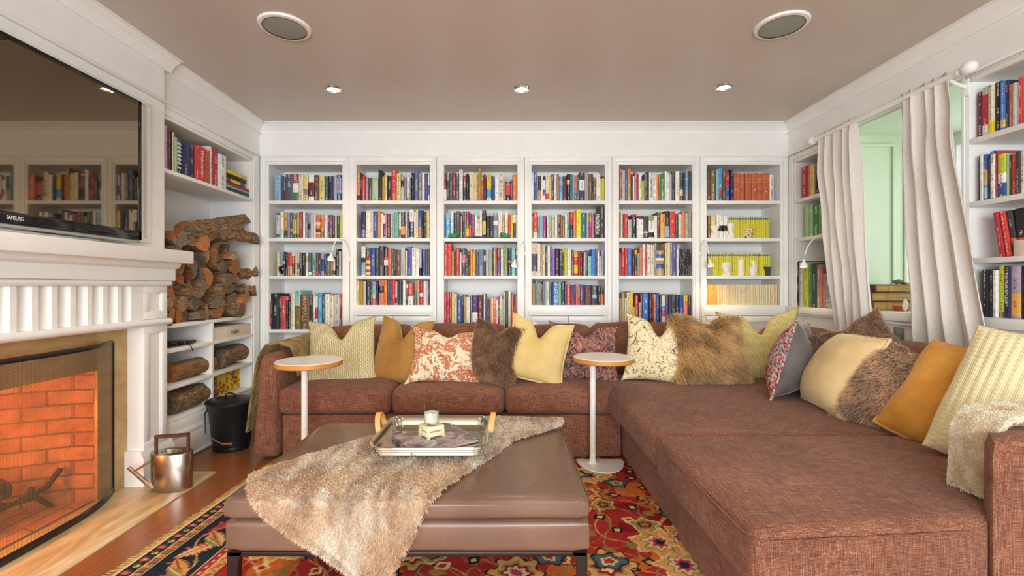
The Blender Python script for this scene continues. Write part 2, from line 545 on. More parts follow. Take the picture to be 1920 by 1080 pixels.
# rear wall with an unseen wide window added to light the room
b = MB()
b.box(-3.0, 3.6, YR - .1, YR, 0, .45); b.box(-3.0, 3.6, YR - .1, YR, 2.3, ZC)
b.box(-3.0, -1.9, YR - .1, YR, .45, 2.3); b.box(1.9, 3.6, YR - .1, YR, .45, 2.3)
struct('wall_front', b, M['wall_plain'], label='plain wall behind the camera with an added wide window opening')
b = MB()
for x in (-1.9, -.95, 0, .95, 1.9): b.box(x - .03, x + .03, YR - .07, YR - .02, .45, 2.3)
for z in (.45, 1.4, 2.3): b.box(-1.93, 1.93, YR - .07, YR - .02, z - .03, z + .03)
struct('window_1', b, T_, label='white framed wide window added out of view to light the room')
# left side
b = MB(); b.box(-3.0, XL, YR, .9, 0, ZC); struct('wall_left', b, M['wall_plain'])
# right side: niche between D 2.46 and 3.19
NY0, NY1, NX1 = 2.46, 3.335, 3.3
b = MB()
b.box(XR, XR + .5, YR, 1.45, 0, ZC)
b.box(XR, 3.5, 1.45, 4.26, 2.278, ZC)                # header over the units
b.box(XR, NX1, NY0, NY1, 0, .93)                 # under the niche sill
struct('wall_right', b, W_)
b = MB()
b.box(XR + .005, NX1, NY1, NY1 + .02, .93, 2.278); b.box(XR + .005, NX1, NY0 - .02, NY0, .93, 2.278)
b.box(XR + .005, NX1, NY0, NY1, 2.258, 2.278)
# panel moulding on the far cheek
def frame_y(b, x0, x1, z0, z1, y, w=.022, d=.012):
    b.box(x0, x1, y - d, y, z0, z0 + w, 0, .004); b.box(x0, x1, y - d, y, z1 - w, z1, 0, .004)
    b.box(x0, x0 + w, y - d, y, z0 + w, z1 - w, 0, .004); b.box(x1 - w, x1, y - d, y, z0 + w, z1 - w, 0, .004)
frame_y(b, XR + .07, 2.885, 1.05, 2.195, NY1)
frame_y(b, 2.95, NX1 - .05, 1.05, 2.195, NY1)
struct('wall_niche', b, M['mint'], label='mint green panelled cheeks of the window niche')
b = MB()
for y in (NY0 + .02, (NY0 + NY1) / 2, NY1 - .02): b.box(NX1, NX1 + .05, y - .02, y + .02, .93, 2.17)
for z in (.95, 1.6): b.box(NX1, NX1 + .05, NY0, NY1, z - .02, z + .02)
b.box(NX1, NX1 + .05, NY0 - .02, NY1 + .02, 2.17, 2.278)
struct('window_2', b, T_, label='white framed window at the outer end of the niche')
# window board of the niche
b = MB(); b.box(XR - .03, NX1, NY0 + .002, NY1 - .002, .93, .985, 0, .006)
struct('trim_2', b, T_, label='white window board of the niche')

# crown moulding: profile (out from wall, down from ceiling)
CP = [(0, -.075), (.012, -.075), (.014, -.06), (.022, -.052), (.03, -.040), (.048, -.022), (.066, -.014), (.07, -.008), (.085, -.008), (.085, 0), (0, 0)]
def crown_x(x0, x1, y):      # along x on a wall facing -y
    return MB().prism([(y - o, ZC + d) for o, d in CP], x0, x1, 'x')
def crown_y(y0, y1, x, sgn): # along y on a wall at x whose face points to sgn
    return MB().prism([(x + sgn * o, ZC + d) for o, d in CP], y0, y1, 'y')
struct('trim_3', crown_x(XL, XR, YB), T_, label='white crown moulding over the back bookcases')
struct('trim_4', crown_y(YR, YB, XR, -1), T_, label='white crown moulding along the right wall')
struct('trim_5', crown_y(2.785, YB, XL, 1), T_, label='white crown moulding over the firewood shelves')
struct('trim_6', crown_y(.9, 2.83, XM, 1), T_, label='white crown moulding over the fireplace')
# architrave bead under the frieze
def bead(b, x0, x1, y0, y1, z): b.box(x0, x1, y0, y1, z, z + .012, 0, .003)
b = MB(); b.box(XL, XR, YB - .014, YB + .01, 2.268, 2.288, 0, .005); struct('trim_7', b, T_, label='white bead along the back frieze')
b = MB(); b.box(XR - .014, XR + .01, 1.45, YB, 2.27, 2.288, 0, .005); struct('trim_8', b, T_, label='white bead along the right frieze')
# wall panel rail under the right-hand sills
b = MB()
b.box(XR - .018, XR + .005, 1.45, YB, .905, .925, 0, .005)
struct('trim_9', b, T_, label='white rail under the right-hand sills')

# ------------------------------------------------------------------ left recess frieze and chimney breast
b = MB(); b.box(-2.9, XL, 2.785, 4.26, 2.278, ZC)
b.box(XL - .005, XL + .012, 2.79, YB, 2.268, 2.288, 0, .004)
struct('wall_recess', b, W_, label='white frieze above the firewood shelves')
FY0, FY1 = .90, 2.785            # chimney breast
b = MB()
b.box(-2.9, XM, FY0, FY1, 1.285, ZC)                      # upper breast
b.box(-2.9, -2.162, 2.604, FY1, 0, 1.28); b.box(-2.9, -2.162, FY0, 1.081, 0, 1.28)
b.box(-2.9, -2.162, 1.081, 2.604, .955, 1.28)
# tv panel frame: raised stiles and rails
def frame_x(b, y0, y1, z0, z1, x, w, d, bev=.003):
    b.box(x, x + d, y0, y1, z0, z0 + w, 0, bev); b.box(x, x + d, y0, y1, z1 - w, z1, 0, bev)
    b.box(x, x + d, y0, y0 + w, z0 + w, z1 - w, 0, bev); b.box(x, x + d, y1 - w, y1, z0 + w, z1 - w, 0, bev)
frame_x(b, 1.03, 2.665, 1.40, 2.215, XM, .022, .014)
frame_x(b, 1.052, 2.643, 1.422, 2.193, XM, .010, .007)
b.box(XM - .005, XM + .016, FY0, FY1 + .01, 2.268, 2.288, 0, .004)
struct('wall_fireplace', b, W_, label='white panelled chimney breast')

# ------------------------------------------------------------------ marble slips, firebox
b = MB()
b.box(-2.30, -2.152, 2.41, 2.602, 0.0, .935, 0, .002); b.box(-2.30, -2.152, 1.083, 1.27, 0.0, .935, 0, .002)
b.box(-2.30, -2.152, 1.27, 2.41, .70, .935, 0, .002)
t = thing('fireplace_surround', 'tan marble slips framing the firebox', 'fireplace surround', (-2.2, 1.84, 0))
obj('slip', b, M['marble'], t)

def quadmesh(quads):
    """list of (4 corners, u0,v0,u1,v1) -> mesh with UVs"""
    v = []; f = []; uv = []
    for q, u0, v0, u1, v1 in quads:
        o = len(v); v += [tuple(p) for p in q]; f.append((o, o + 1, o + 2, o + 3)); uv += [(u0, v0), (u1, v0), (u1, v1), (u0, v1)]
    return v, f, uv
def obj_uv(name, quads, mat, parent=None):
    v, f, uv = quadmesh(quads)
    if parent:
        inv = wm(parent).inverted(); v = [tuple(inv @ Vector(p)) for p in v]
    me = bpy.data.meshes.new(name); me.from_pydata(v, [], f); me.materials.append(mat)
    l = me.uv_layers.new(name='UVMap')
    for i, c in enumerate(uv): l.data[i].uv = c
    o = link(bpy.data.objects.new(name, me))
    if parent: o.parent = parent; WM[o.name] = wm(parent).copy()
    return o
A1 = Vector((-2.17, 2.41, 0)); A2 = Vector((-2.28, 2.40, 0)); A3 = Vector((-2.72, 2.20, 0))
B1 = Vector((-2.17, 1.27, 0)); B2 = Vector((-2.28, 1.28, 0)); B3 = Vector((-2.72, 1.48, 0))
zt = Vector((0, 0, .74)); up = lambda p, z: Vector((p.x, p.y, z))
fb = thing('firebox', 'brick lined firebox glowing orange behind the mesh screen', 'fireplace', (-2.4, 1.84, 0))
def wallq(p, q, u0):
    L = (q - p).length
    return ([p, q, q + zt, p + zt], u0, 0, u0 + L, .74)
obj_uv('brick_wall', [wallq(A1, A2, .0), wallq(A2, A3, .1)], M['brick'], fb)
obj_uv('brick_wall', [wallq(A3, B3, .05)], M['brick'], fb)
obj_uv('brick_wall', [wallq(B3, B2, .1), wallq(B2, B1, .1)], M['brick'], fb)
obj_uv('brick_floor', [([up(A1, .012), up(B1, .012), up(B3, .012), up(A3, .012)], 0, 0, 1.1, .5)], M['brick'], fb)
obj_uv('hood', [([up(A1, .74), up(A3, .74), up(B3, .74), up(B1, .74)], 0, 0, .5, 1)], M['iron'], fb)

# hearth slab
b = MB(); b.box(-2.16, -1.76, .75, 2.80, -.05, .006, 0, .002); b.box(-2.75, -2.15, 1.15, 2.52, -.05, .005)
h = obj('hearth_slab', b, M['hearth']); tag(h, 'pale travertine hearth slab set flush in the wood floor', 'hearth')
# ------------------------------------------------------------------ mantelpiece
XP = -2.06
mt = thing('mantelpiece', 'white fluted wooden mantelpiece with panelled pilaster', 'mantelpiece', (XP, 1.84, 0))
MY0, MY1 = .90, 2.785
obj('mantel_shelf', MB().box(-2.16, -1.945, MY0 - .07, 2.86, 1.288, 1.365, 0, .006), T_, mt)
b = MB()
b.prism([(-2.16, 1.182), (-2.03, 1.182), (-2.03, 1.25), (-2.005, 1.262), (-1.99, 1.289), (-2.16, 1.289)], MY0 - .03, 2.815, 'y')
obj('bed_moulding', b, T_, mt)
b = MB(); b.tube([(-2.055, MY0 - .01, 1.166), (-2.055, 2.80, 1.166)], .017, 12); b.box(-2.16, -2.05, MY0, 2.79, 1.15, 1.183)
b.tube([(-2.055, MY0 - .01, .934), (-2.055, 2.80, .934)], .019, 12); b.box(-2.16, -2.05, MY0, 2.79, .915, .953)
obj('bead', b, T_, mt)
# fluted frieze: concave grooves between flat fillets
poly = []
y = 1.10; pitch = .0885; fil = .026
poly = [(-2.16, y)]
yy = y
poly.append((XP, yy))
while yy + pitch < 2.60:
    poly.append((XP, yy + fil))
    a0, a1 = yy + fil, yy + pitch
    poly.append((XP - .012, a0 + .001))
    for k in range(1, 10):
        s = k / 10
        poly.append((XP - .012 - .022 * math.sin(PI * s), a0 + (a1 - a0) * s))
    poly.append((XP - .012, a1 - .001))
    poly.append((XP, a1))
    yy += pitch
poly.append((XP, 2.60)); poly.append((-2.16, 2.60))
obj('fluted_frieze', MB().prism(poly, .945, 1.16, 'z'), T_, mt, smooth=25)

def pilaster(y0, y1):
    b = MB()
    b.box(-2.16, XP - .008, y0, y1, 0, 1.17)
    # panels: lower shaft and upper block
    for z0, z1 in ((.955, 1.152), (.205, .915)):
        frame_x(b, y0, y1, z0, z1, XP - .0085, .042, .0095, .001)
        frame_x(b, y0 + .042, y1 - .042, z0 + .042, z1 - .042, XP - .0085, .008, .005, .001)
    obj('pilaster', b, T_, mt)
    b = MB()
    b.prism([(-2.16, 0), (XP + .018, 0), (XP + .018, .165), (XP + .006, .185), (XP + .002, .205), (-2.16, .205)], y0 - .022, y1 + .04, 'y')
    obj('plinth', b, T_, mt)
pilaster(2.602, 2.785); pilaster(.90, 1.083)

# ------------------------------------------------------------------ fire screen (bowed mesh with frame)
fs = thing('fire_screen', 'bowed black mesh fire screen in front of the fire', 'fire screen', (-2.1, 1.84, 0))
def bow(t):   # t 0..1 along the screen
    y = 2.505 + (1.175 - 2.505) * t
    s = abs(2 * t - 1)
    return (-2.155 + .115 * (1 - s ** 4), y)
NB = 48
bz0, bz1 = .012, .84
obj('screen_frame', MB().tube([(*bow(k / NB), bz1) for k in range(NB + 1)], .009, 6, sq=(.5, 1.4))
    .tube([(*bow(k / NB), bz0 + .012) for k in range(NB + 1)], .014, 6, sq=(.5, 1.3))
    .tube([(*bow(0), bz0), (*bow(0), bz1)], .010, 6).tube([(*bow(1), bz0), (*bow(1), bz1)], .010, 6), M['darkmetal'], fs)
# wire mesh: real wires, vertical and horizontal ribbons
b = MB()
nv = 250
for i in range(nv):
    t0 = (i + .5) / nv; dt = .0009 / 1.36
    p = bow(t0 - dt); q = bow(t0 + dt)
    b.add([(p[0], p[1], bz0), (q[0], q[1], bz0), (q[0], q[1], bz1), (p[0], p[1], bz1)], [(0, 1, 2, 3)])
nh = 150
for j in range(nh):
    z = bz0 + (bz1 - bz0) * (j + .5) / nh
    vs = []
    for k in range(NB + 1):
        x, y = bow(k / NB); vs += [(x, y, z - .0009), (x, y, z + .0009)]
    b.add(vs, [(2 * k, 2 * k + 2, 2 * k + 3, 2 * k + 1) for k in range(NB)])
M['wire'] = plain('bronze_wire', '#8a7a60', .5, .4)
obj('wire_mesh', b, M['wire'], fs, smooth=0)

# fire grate
g = thing('fire_grate', 'black wrought iron fire grate holding burning logs', 'fire grate', (-2.42, 1.85, .012))
b = MB()
for yy in (1.66, 1.84, 2.02, 2.17):
    b.tube([(-2.26, yy + .01, .18), (-2.29, yy, .12), (-2.36, yy, .10), (-2.6, yy, .10), (-2.64, yy, .16)], .013, 6)
b.tube([(-2.33, 2.34, .012), (-2.33, 2.27, .09), (-2.33, 2.2, .11), (-2.33, 1.5, .11), (-2.33, 1.44, .012)], .013, 6)
b.tube([(-2.57, 2.22, .012), (-2.57, 2.16, .10), (-2.57, 1.5, .11), (-2.57, 1.44, .012)], .013, 6)
b.tube([(-2.30, 2.36, .20), (-2.31, 2.30, .13), (-2.33, 2.2, .112)], .014, 6)
obj('bars', b, M['iron'], g)
def log_mesh(L, r, seed, n=9, split=None, mi=(0, 1, 2)):
    """firewood along local x. split: (a0,a1) kept arc -> wedge with flat faces. materials: 0 bark 1 split 2 end"""
    rnd = random.Random(seed)
    if split:
        a0, a1 = split
        arc = [a0 + (a1 - a0) * k / (n - 1) for k in range(n)]
        prof = [(math.cos(a) * r * rnd.uniform(.9, 1.1), math.sin(a) * r * rnd.uniform(.9, 1.1)) for a in arc]
        apex = (rnd.uniform(-.15, .15) * r, rnd.uniform(-.15, .15) * r)
        # soften straight faces with mid points
        pm = [((prof[-1][0] * .5 + apex[0] * .5) * rnd.uniform(.95, 1.1), (prof[-1][1] * .5 + apex[1] * .5))]
        pm2 = [((prof[0][0] * .5 + apex[0] * .5), (prof[0][1] * .5 + apex[1] * .5) * rnd.uniform(.95, 1.1))]
        poly = prof + pm + [apex] + pm2
        kinds = [0] * (n - 1) + [1] * 4
    else:
        n2 = 14
        poly = [(math.cos(2 * PI * k / n2) * r * rnd.uniform(.9, 1.08), math.sin(2 * PI * k / n2) * r * rnd.uniform(.85, 1.0)) for k in range(n2)]
        kinds = [0] * n2
    m = len(poly); segs = 7
    vs = []; b = MB()
    cx = sum(p[0] for p in poly) / m; cy = sum(p[1] for p in poly) / m
    bx, by = rnd.uniform(-.02, .02), rnd.uniform(-.02, .02)
    for i in range(segs + 1):
        t = i / segs; x = (t - .5) * L
        sc = 1 + rnd.uniform(-.05, .05)
        tw = .15 * (t - .5)
        for p in poly:
            q0, q1 = (p[0] - cx) * sc, (p[1] - cy) * sc
            q = (q0 * math.cos(tw) - q1 * math.sin(tw), q0 * math.sin(tw) + q1 * math.cos(tw))
            sl = .12 * q[0] if i in (0, segs) else 0
            vs.append((x + sl, q[0] + bx * math.sin(PI * t) + rnd.uniform(-.0025, .0025), q[1] + by * math.sin(PI * t) + rnd.uniform(-.0025, .0025)))
    for i in range(segs):
        for k in range(m):
            k2 = (k + 1) % m
            b.f.append((i * m + k, (i + 1) * m + k, (i + 1) * m + k2, i * m + k2)); b.mi.append(mi[kinds[k]])
    b.v = vs
    b.f.append(tuple(range(m))); b.mi.append(mi[2])
    b.f.append(tuple(segs * m + k for k in range(m - 1, -1, -1))); b.mi.append(mi[2])
    return b
def put_log(name, L, r, seed, Mx, mats, label, group, split=None):
    b = log_mesh(L, r, seed, split=split)
    me = mesh(name, b, mats, 40)
    o = link(bpy.data.objects.new(name, me)); o.matrix_world = Mx; WM[o.name] = Mx.copy()
    return tag(o, label, 'firewood', group)
M['charred'] = splitwood('charred_wood', '#7a4a2a', '#3c2618', '#1a120c')
RZ = lambda a: Matrix.Rotation(a, 4, 'Z'); RX = lambda a: Matrix.Rotation(a, 4, 'X'); RY = lambda a: Matrix.Rotation(a, 4, 'Y')
TR = lambda *p: Matrix.Translation(Vector(p))
put_log('firewood_log', .5, .055, 3, TR(-2.40, 1.93, .172) @ RZ(PI / 2), [M['charred']] * 3, 'charred log burning at the front of the fire grate', 'logs burning in the fire')
put_log('firewood_log', .45, .055, 4, TR(-2.53, 1.95, .172) @ RZ(PI / 2 + .1), [M['charred']] * 3, 'charred log burning at the back of the fire grate', 'logs burning in the fire')
# flames
def flame():
    k = NT('flame')
    k.bs(Base_Color=rgba('#ff8a20'), Emission_Color=rgba('#ffb14a'))
    k.b.inputs['Emission Strength'].default_value = 9
    return k.m
M['flame'] = flame()
b = MB(); rnd = random.Random(5)
for i in range(12):
    y0 = 1.62 + .05 * i; h = rnd.uniform(.12, .28); x0 = -2.46 + rnd.uniform(-.06, .06)
    prof = [(0.001, 0), (.028, .15 * h), (.032, .35 * h), (.018, .65 * h), (.006, .88 * h), (.0005, h)]
    o = len(b.v); b.lathe(prof, (x0, y0, .22), 8, sx=.6)
    for j in range(o, len(b.v)):
        v = b.v[j]; s = (v[2] - .22) / h
        b.v[j] = (v[0] + .03 * math.sin(6 * s + i), v[1] + .04 * math.sin(5 * s + 2 * i), v[2])
f = obj('flames', b, M['flame']); tag(f, 'orange flames rising from logs in the fire grate', 'flames', kind='stuff')

# ------------------------------------------------------------------ television
XT = -2.0
tv = thing('television', 'large black flat screen television above the mantel', 'television', (XT - .03, 1.86, 1.40))
TY0, TY1, TZ0, TZ1 = 1.19, 2.515, 1.402, 2.17
b = MB(); b.box(XT - .055, XT - .004, TY0, TY1, TZ0, TZ1, 0, .008)
obj('casing', b, M['blackgloss'], tv)
b = MB(); w = .022
b.box(XT - .006, XT, TY0, TY1, TZ1 - w, TZ1, 0, .003); b.box(XT - .006, XT, TY0, TY1, TZ0, TZ0 + .05, 0, .003)
b.box(XT - .006, XT, TY0, TY0 + w, TZ0, TZ1, 0, .003); b.box(XT - .006, XT, TY1 - w, TY1, TZ0, TZ1, 0, .003)
obj('bezel', b, M['blackgloss'], tv)
obj('screen', MB().box(XT - .006, XT - .002, TY0 + w, TY1 - w, TZ0 + .05, TZ1 - w), M['screen'], tv, smooth=0)
M['tvgray'] = plain('smoked_clear_edge', '#b7bcb8', .2, .2)
obj('clear_edge', MB().box(XT - .02, XT - .006, TY0, TY1, TZ0 - .016, TZ0, 0, .003), M['tvgray'], tv)
b = MB(); b.box(XT - .05, XT - .02, 1.75, 1.95, 1.37, TZ0, 0, .004); b.box(XT - .045, XT + .03, 1.55, 2.22, 1.3652, 1.3752, 0, .003)
obj('stand', b, M['tvgray'], tv)
text_part('SAMSUNG', (XT, (dep(12, XT) + dep(44, XT)) / 2, 1.428), (0, 1, 0), (0, 0, 1), dep(44, XT) - dep(12, XT), .017, M['txtwhite'], tv, 'lettering')

# ------------------------------------------------------------------ back bookcases
SB = F / YB
def zb(y): return zat(y, YB)
Z1, Z2, Z3, Z4, Z5, ZT = zb(376), zb(446.5), zb(517), zb(572), zb(618), zb(308)
SH = .028
ORD = ['first', 'second', 'third', 'fourth', 'fifth', 'sixth']
def px2x(px, D=YB): return (px - CX) * D / F
BAY = []
for i in range(6):
    u0 = XL if i == 0 else px2x(489.5 + 164.6 * i)
    u1 = XR if i == 5 else px2x(489.5 + 164.6 * (i + 1))
    l, r = px2x(503 + 164.6 * i), px2x(641 + 164.6 * i)
    BAY.append((l, r))
    t = thing('bookcase', f'white built-in bookcase bay full of books, {ORD[i]} from the left on the back wall', 'bookcase', ((u0 + u1) / 2, YB, 0), 'bookcase bays along the back wall')
    cab = i % 2 == 1
    zl = Z4 if cab else Z5
    b = MB()
    b.box(u0 + .001, l, YB + .012, 4.24, 0, 2.278); b.box(r, u1 - .001, YB + .012, 4.24, 0, 2.278)
    b.box(l, r, 4.235, 4.258, 0, 2.278); b.box(l, r, YB + .012, 4.24, ZT, 2.278)
    obj('carcass', b, W_, t, smooth=0)
    b = MB()
    e = .026
    b.box(u0 + .0015, l - e, YB, YB + .014, 0, 2.268, 0, .002); b.box(r + e, u1 - .0015, YB, YB + .014, 0, 2.268, 0, .002)
    b.box(l - e, r + e, YB, YB + .014, ZT + e, 2.268, 0, .002)
    for (a0, a1) in ((l - e, l - .003), (r + .003, r + e)):
        b.box(a0, a1, YB + .006, YB + .014, 0, ZT + .0025, 0, .002)
    b.box(l - e, r + e, YB + .006, YB + .014, ZT + .003, ZT + e, 0, .002)
    for a in (l - e, r + e): b.tube([(a, YB + .002, .05), (a, YB + .002, ZT + e)], .004, 6)
    b.tube([(l - e, YB + .002, ZT + e), (r + e, YB + .002, ZT + e)], .004, 6)
    if cab:
        b.box(l - .03, r + .03, YB - .006, YB + .014, zb(592), Z4 - .0, 0, .003)
        b.box(l - .03, r + .03, YB, YB + .014, 0, .09)
    obj('face_frame', b, T_, t)
    shelves = [Z1, Z2, Z3, zl]
    for z in shelves:
        obj('shelf', MB().box(l - .002, r + .002, YB + .004, 4.237, z - SH, z, 0, .003), W_, t)
    if not cab:
        obj('shelf', MB().box(l - .002, r + .002, YB + .004, 4.237, .42, .45, 0, .003), W_, t)
        obj('shelf', MB().box(l - .002, r + .002, YB + .004, 4.237, .07, .10, 0, .003), W_, t)
    else:
        m = (l + r) / 2; zt_ = zb(592.8)
        for (a0, a1) in ((l - .004, m - .002), (m + .002, r + .004)):
            b = MB(); s = .05
            b.box(a0, a1, YB + .004, YB + .016, .10, zt_)
            b.box(a0, a1, YB - .010, YB + .006, zt_ - s, zt_, 0, .002); b.box(a0, a1, YB - .010, YB + .006, .10, .10 + s, 0, .002)
            b.box(a0, a0 + s, YB - .010, YB + .006, .10 + s, zt_ - s, 0, .002); b.box(a1 - s, a1, YB - .010, YB + .006, .10 + s, zt_ - s, 0, .002)
            obj('door', b, T_, t)

# ------------------------------------------------------------------ left shelf recess for firewood
LY0, LY1 = 2.79, 3.83
ZA, ZBs, ZCs, ZD = .905, .747, .51, .297
ZL1, ZLT = 1.888, 2.20
t = thing('shelf_unit', 'white built-in shelf unit stacked with firewood beside the fireplace', 'shelf unit', (XL, 3.3, 0))
b = MB()
b.box(-2.50, -2.47, LY0, YB - .002, 0, 2.278); b.box(-2.47, XL - .012, LY1, YB + .3, 0, 2.278); b.box(-2.47, XL - .012, LY0 - .02, LY0, 0, 2.278)
b.box(-2.47, XL - .012, LY0, LY1, ZLT, 2.278); b.box(-2.47, XL - .02, LY0, LY1, 0, ZD - .06)
obj('carcass', b, W_, t, smooth=0)
b = MB()
b.box(XL - .014, XL, LY1 + .02, YB - .001, 0, 2.268, 0, .002); b.box(XL - .014, XL - .004, LY1 - .002, LY1 + .0195, 0, ZLT + .0215, 0, .002)
b.tube([(XL - .002, LY1 + .02, .1), (XL - .002, LY1 + .02, ZLT + .02)], .004, 6)
b.box(XL - .014, XL, LY0, LY1 + .0195, ZLT + .022, 2.268, 0, .002); b.box(XL - .014, XL - .005, LY0, LY1 - .003, ZLT, ZLT + .0215, 0, .002)
b.box(XL - .014, XL + .0015, LY0, YB - .001, .203, ZD - .026, 0, .002)
b.box(XL - .014, XL + .012, LY0, YB - .001, .167, .202, 0, .006)
b.box(XL - .014, XL + .006, LY0, YB - .001, 0, .165, 0, .002); b.tube([(XL + .008, LY0, .012), (XL + .008, YB - .01, .012)], .012, 8)
obj('face_frame', b, T_, t)
for z in (ZL1, ZA, ZBs, ZCs, ZD):
    obj('shelf', MB().box(-2.47, XL - .002, LY0, LY1 + .002, z - .026, z, 0, .004), W_, t)
obj('divider', MB().box(-2.47, XL - .004, 3.30, 3.322, ZD, ZA - .026, 0, .003), W_, t)

# ------------------------------------------------------------------ right-hand wall units
XRB = XR + .30
def right_unit(y0, y1, oy0, oy1, zs, sill, zt_, label):
    t = thing('bookcase', label, 'bookcase', (XR, (y0 + y1) / 2, 0))
    b = MB()
    b.box(XRB, XRB + .02, y0, y1, 0, 2.278); b.box(XR + .012, XRB, y0, oy0, 0, 2.278); b.box(XR + .012, XRB, oy1, y1, 0, 2.278)
    b.box(XR + .012, XRB, oy0, oy1, zt_, 2.278); b.box(XR + .002, XRB, y0, y1, 0, sill - .05)
    obj('carcass', b, W_, t, smooth=0)
    b = MB(); e = .026
    b.box(XR, XR + .014, y0, oy0 - e, sill, 2.268, 0, .002); b.box(XR, XR + .014, oy1 + e, y1, sill, 2.268, 0, .002)
    b.box(XR + .006, XR + .014, oy0 - e, oy0 - .002, sill, zt_ + .0015, 0, .002); b.box(XR + .006, XR + .014, oy1 + .002, oy1 + e, sill, zt_ + .0015, 0, .002)
    b.box(XR, XR + .014, oy0 - e, oy1 + e, zt_ + e, 2.268, 0, .002); b.box(XR + .006, XR + .014, oy0 - e, oy1 + e, zt_ + .002, zt_ + e, 0, .002)
    for a in (oy0 - e, oy1 + e): b.tube([(XR + .002, a, sill), (XR + .002, a, zt_ + e)], .004, 6)
    obj('face_frame', b, T_, t)
    for z in zs:
        obj('shelf', MB().box(XR + .004, XRB, oy0 - .002, oy1 + .002, z - SH, z, 0, .003), W_, t)
    obj('sill', MB().box(XR - .03, XRB, y0, y1, sill - .055, sill, 0, .006), T_, t)
right_unit(3.358, YB - .002, 3.39, 3.86, (1.88, 1.552), .975, 2.20, 'white built-in bookcase bay in the corner, half covered by the curtain')
right_unit(1.45, 2.455, 1.50, 2.415, (1.93, 1.595, 1.295), .99, 2.235, 'white built-in bookcase beside the near curtain on the right wall')

# outlet plate on the panel
b = MB(); b.box(XR - .006, XR, 2.80, 2.875, .79, .89, 0, .003)
t = thing('outlet_plate', 'grey metal outlet plate on white wall behind the sofa', 'outlet', (XR, 2.835, .79)); obj('plate', b, plain('grey_plate', '#8f948e', .4, .5), t)
b = MB()
for z in (.82, .86): b.box(XR - .008, XR - .005, 2.822, 2.852, z - .012, z + .012, 0, .003)
obj('socket', b, M['speaker'], t)

# ------------------------------------------------------------------ ceiling fittings
for (px, py, lab) in ((534, 50, 'round grey ceiling speaker on the fireplace side'), (1465, 47, 'round grey ceiling speaker on the curtain side')):
    D = F * (ZC - H) / (CY - py); x = (px - CX) * D / F
    t = thing('ceiling_speaker', lab, 'speaker', (x, D, ZC), 'ceiling speakers')
    obj('trim_ring', MB().lathe([(.112, -.012), (.128, -.010), (.134, 0), (.112, 0)], (x, D, ZC), 40), M['whitemetal'], t)
    obj('grille', MB().lathe([(.0005, -.010), (.09, -.0095), (.113, -.007)], (x, D, ZC), 40), M['speaker'], t)
DL = []
for (px, py, lab) in ((625, 167, 'small recessed ceiling downlight nearest the fireplace wall'), (978, 167, 'small recessed ceiling downlight in the middle of the row'), (1357, 163, 'small recessed ceiling downlight nearest the curtains')):
    D = F * (ZC - H) / (CY - py); x = (px - CX) * D / F
    DL.append((x, D))
    t = thing('downlight', lab, 'downlight', (x, D, ZC), 'recessed downlights')
    obj('trim_ring', MB().lathe([(.042, -.002), (.044, -.008), (.058, -.007), (.062, 0)], (x, D, ZC), 32), M['silver'], t)
    obj('bulb', MB().lathe([(.0005, -.007), (.024, -.0065), (.036, -.003), (.042, -.002)], (x, D, ZC), 24), M['lamp'], t)
# ------------------------------------------------------------------ books
PAL = {'w': ('f0eee6', 'white'), 'c': ('e4dabc', 'cream'), 'y': ('e6cb30', 'yellow'), 'Y': ('efe83c', 'bright yellow'), 'o': ('de7a30', 'orange'),
 'O': ('e6aa56', 'pale orange'), 'r': ('b8303a', 'red'), 'R': ('d8423a', 'bright red'), 'm': ('6c2a34', 'maroon'), 'p': ('cc7088', 'pink'),
 'M': ('b8387c', 'magenta'), 'v': ('5c5096', 'violet'), 'V': ('4c2c7c', 'dark purple'), 'b': ('2e559e', 'blue'), 'B': ('3c7cd2', 'bright blue'),
 'n': ('28305a', 'navy'), 's': ('92b8d0', 'pale blue'), 'a': ('5e7c94', 'steel blue'), 't': ('2a7478', 'teal'), 'T': ('8ccaca', 'aqua'),
 'g': ('3f8844', 'green'), 'G': ('2c4a3a', 'dark green'), 'l': ('c6cc34', 'lime'), 'L': ('aacca0', 'pale green'), 'k': ('222224', 'black'),
 'K': ('404044', 'charcoal'), 'e': ('84848a', 'grey'), 'E': ('c4c4c2', 'light grey'), 'x': ('6a4a3a', 'brown'), 'X': ('b8986a', 'tan'),
 'd': ('b48c30', 'mustard'), 'D': ('7a6c34', 'dark gold'), 'f': ('b85c3c', 'rust'), 'F': ('de7c60', 'salmon'), 'i': ('a8a0cc', 'lavender'),
 'j': ('525a64', 'slate'), 'q': ('98897c', 'taupe'), 'u': ('5e8c92', 'grey teal'), 'h': ('e4d088', 'straw yellow'), '1': ('4ca0d0', 'sky blue'),
 '2': ('60709e', 'dusty blue'), '3': ('7cbc9c', 'sea green'), '4': ('4650a2', 'indigo'), '5': ('a8aa9a', 'sage'), '6': ('8cb06a', 'leaf green'),
 '7': ('ae9cb4', 'mauve'), '8': ('e0c2ae', 'peach'), '9': ('a05cca', 'purple'), '0': ('7c9eb8', 'grey blue'), 'W': ('d6ce30', 'lime yellow'), 'Z': ('c0643e', 'rust orange'), 'C': ('e8dcb8', 'cream'), 'H': ('e6cf96', 'straw')}
NOTEXT = 'WZCH'
BM = {}
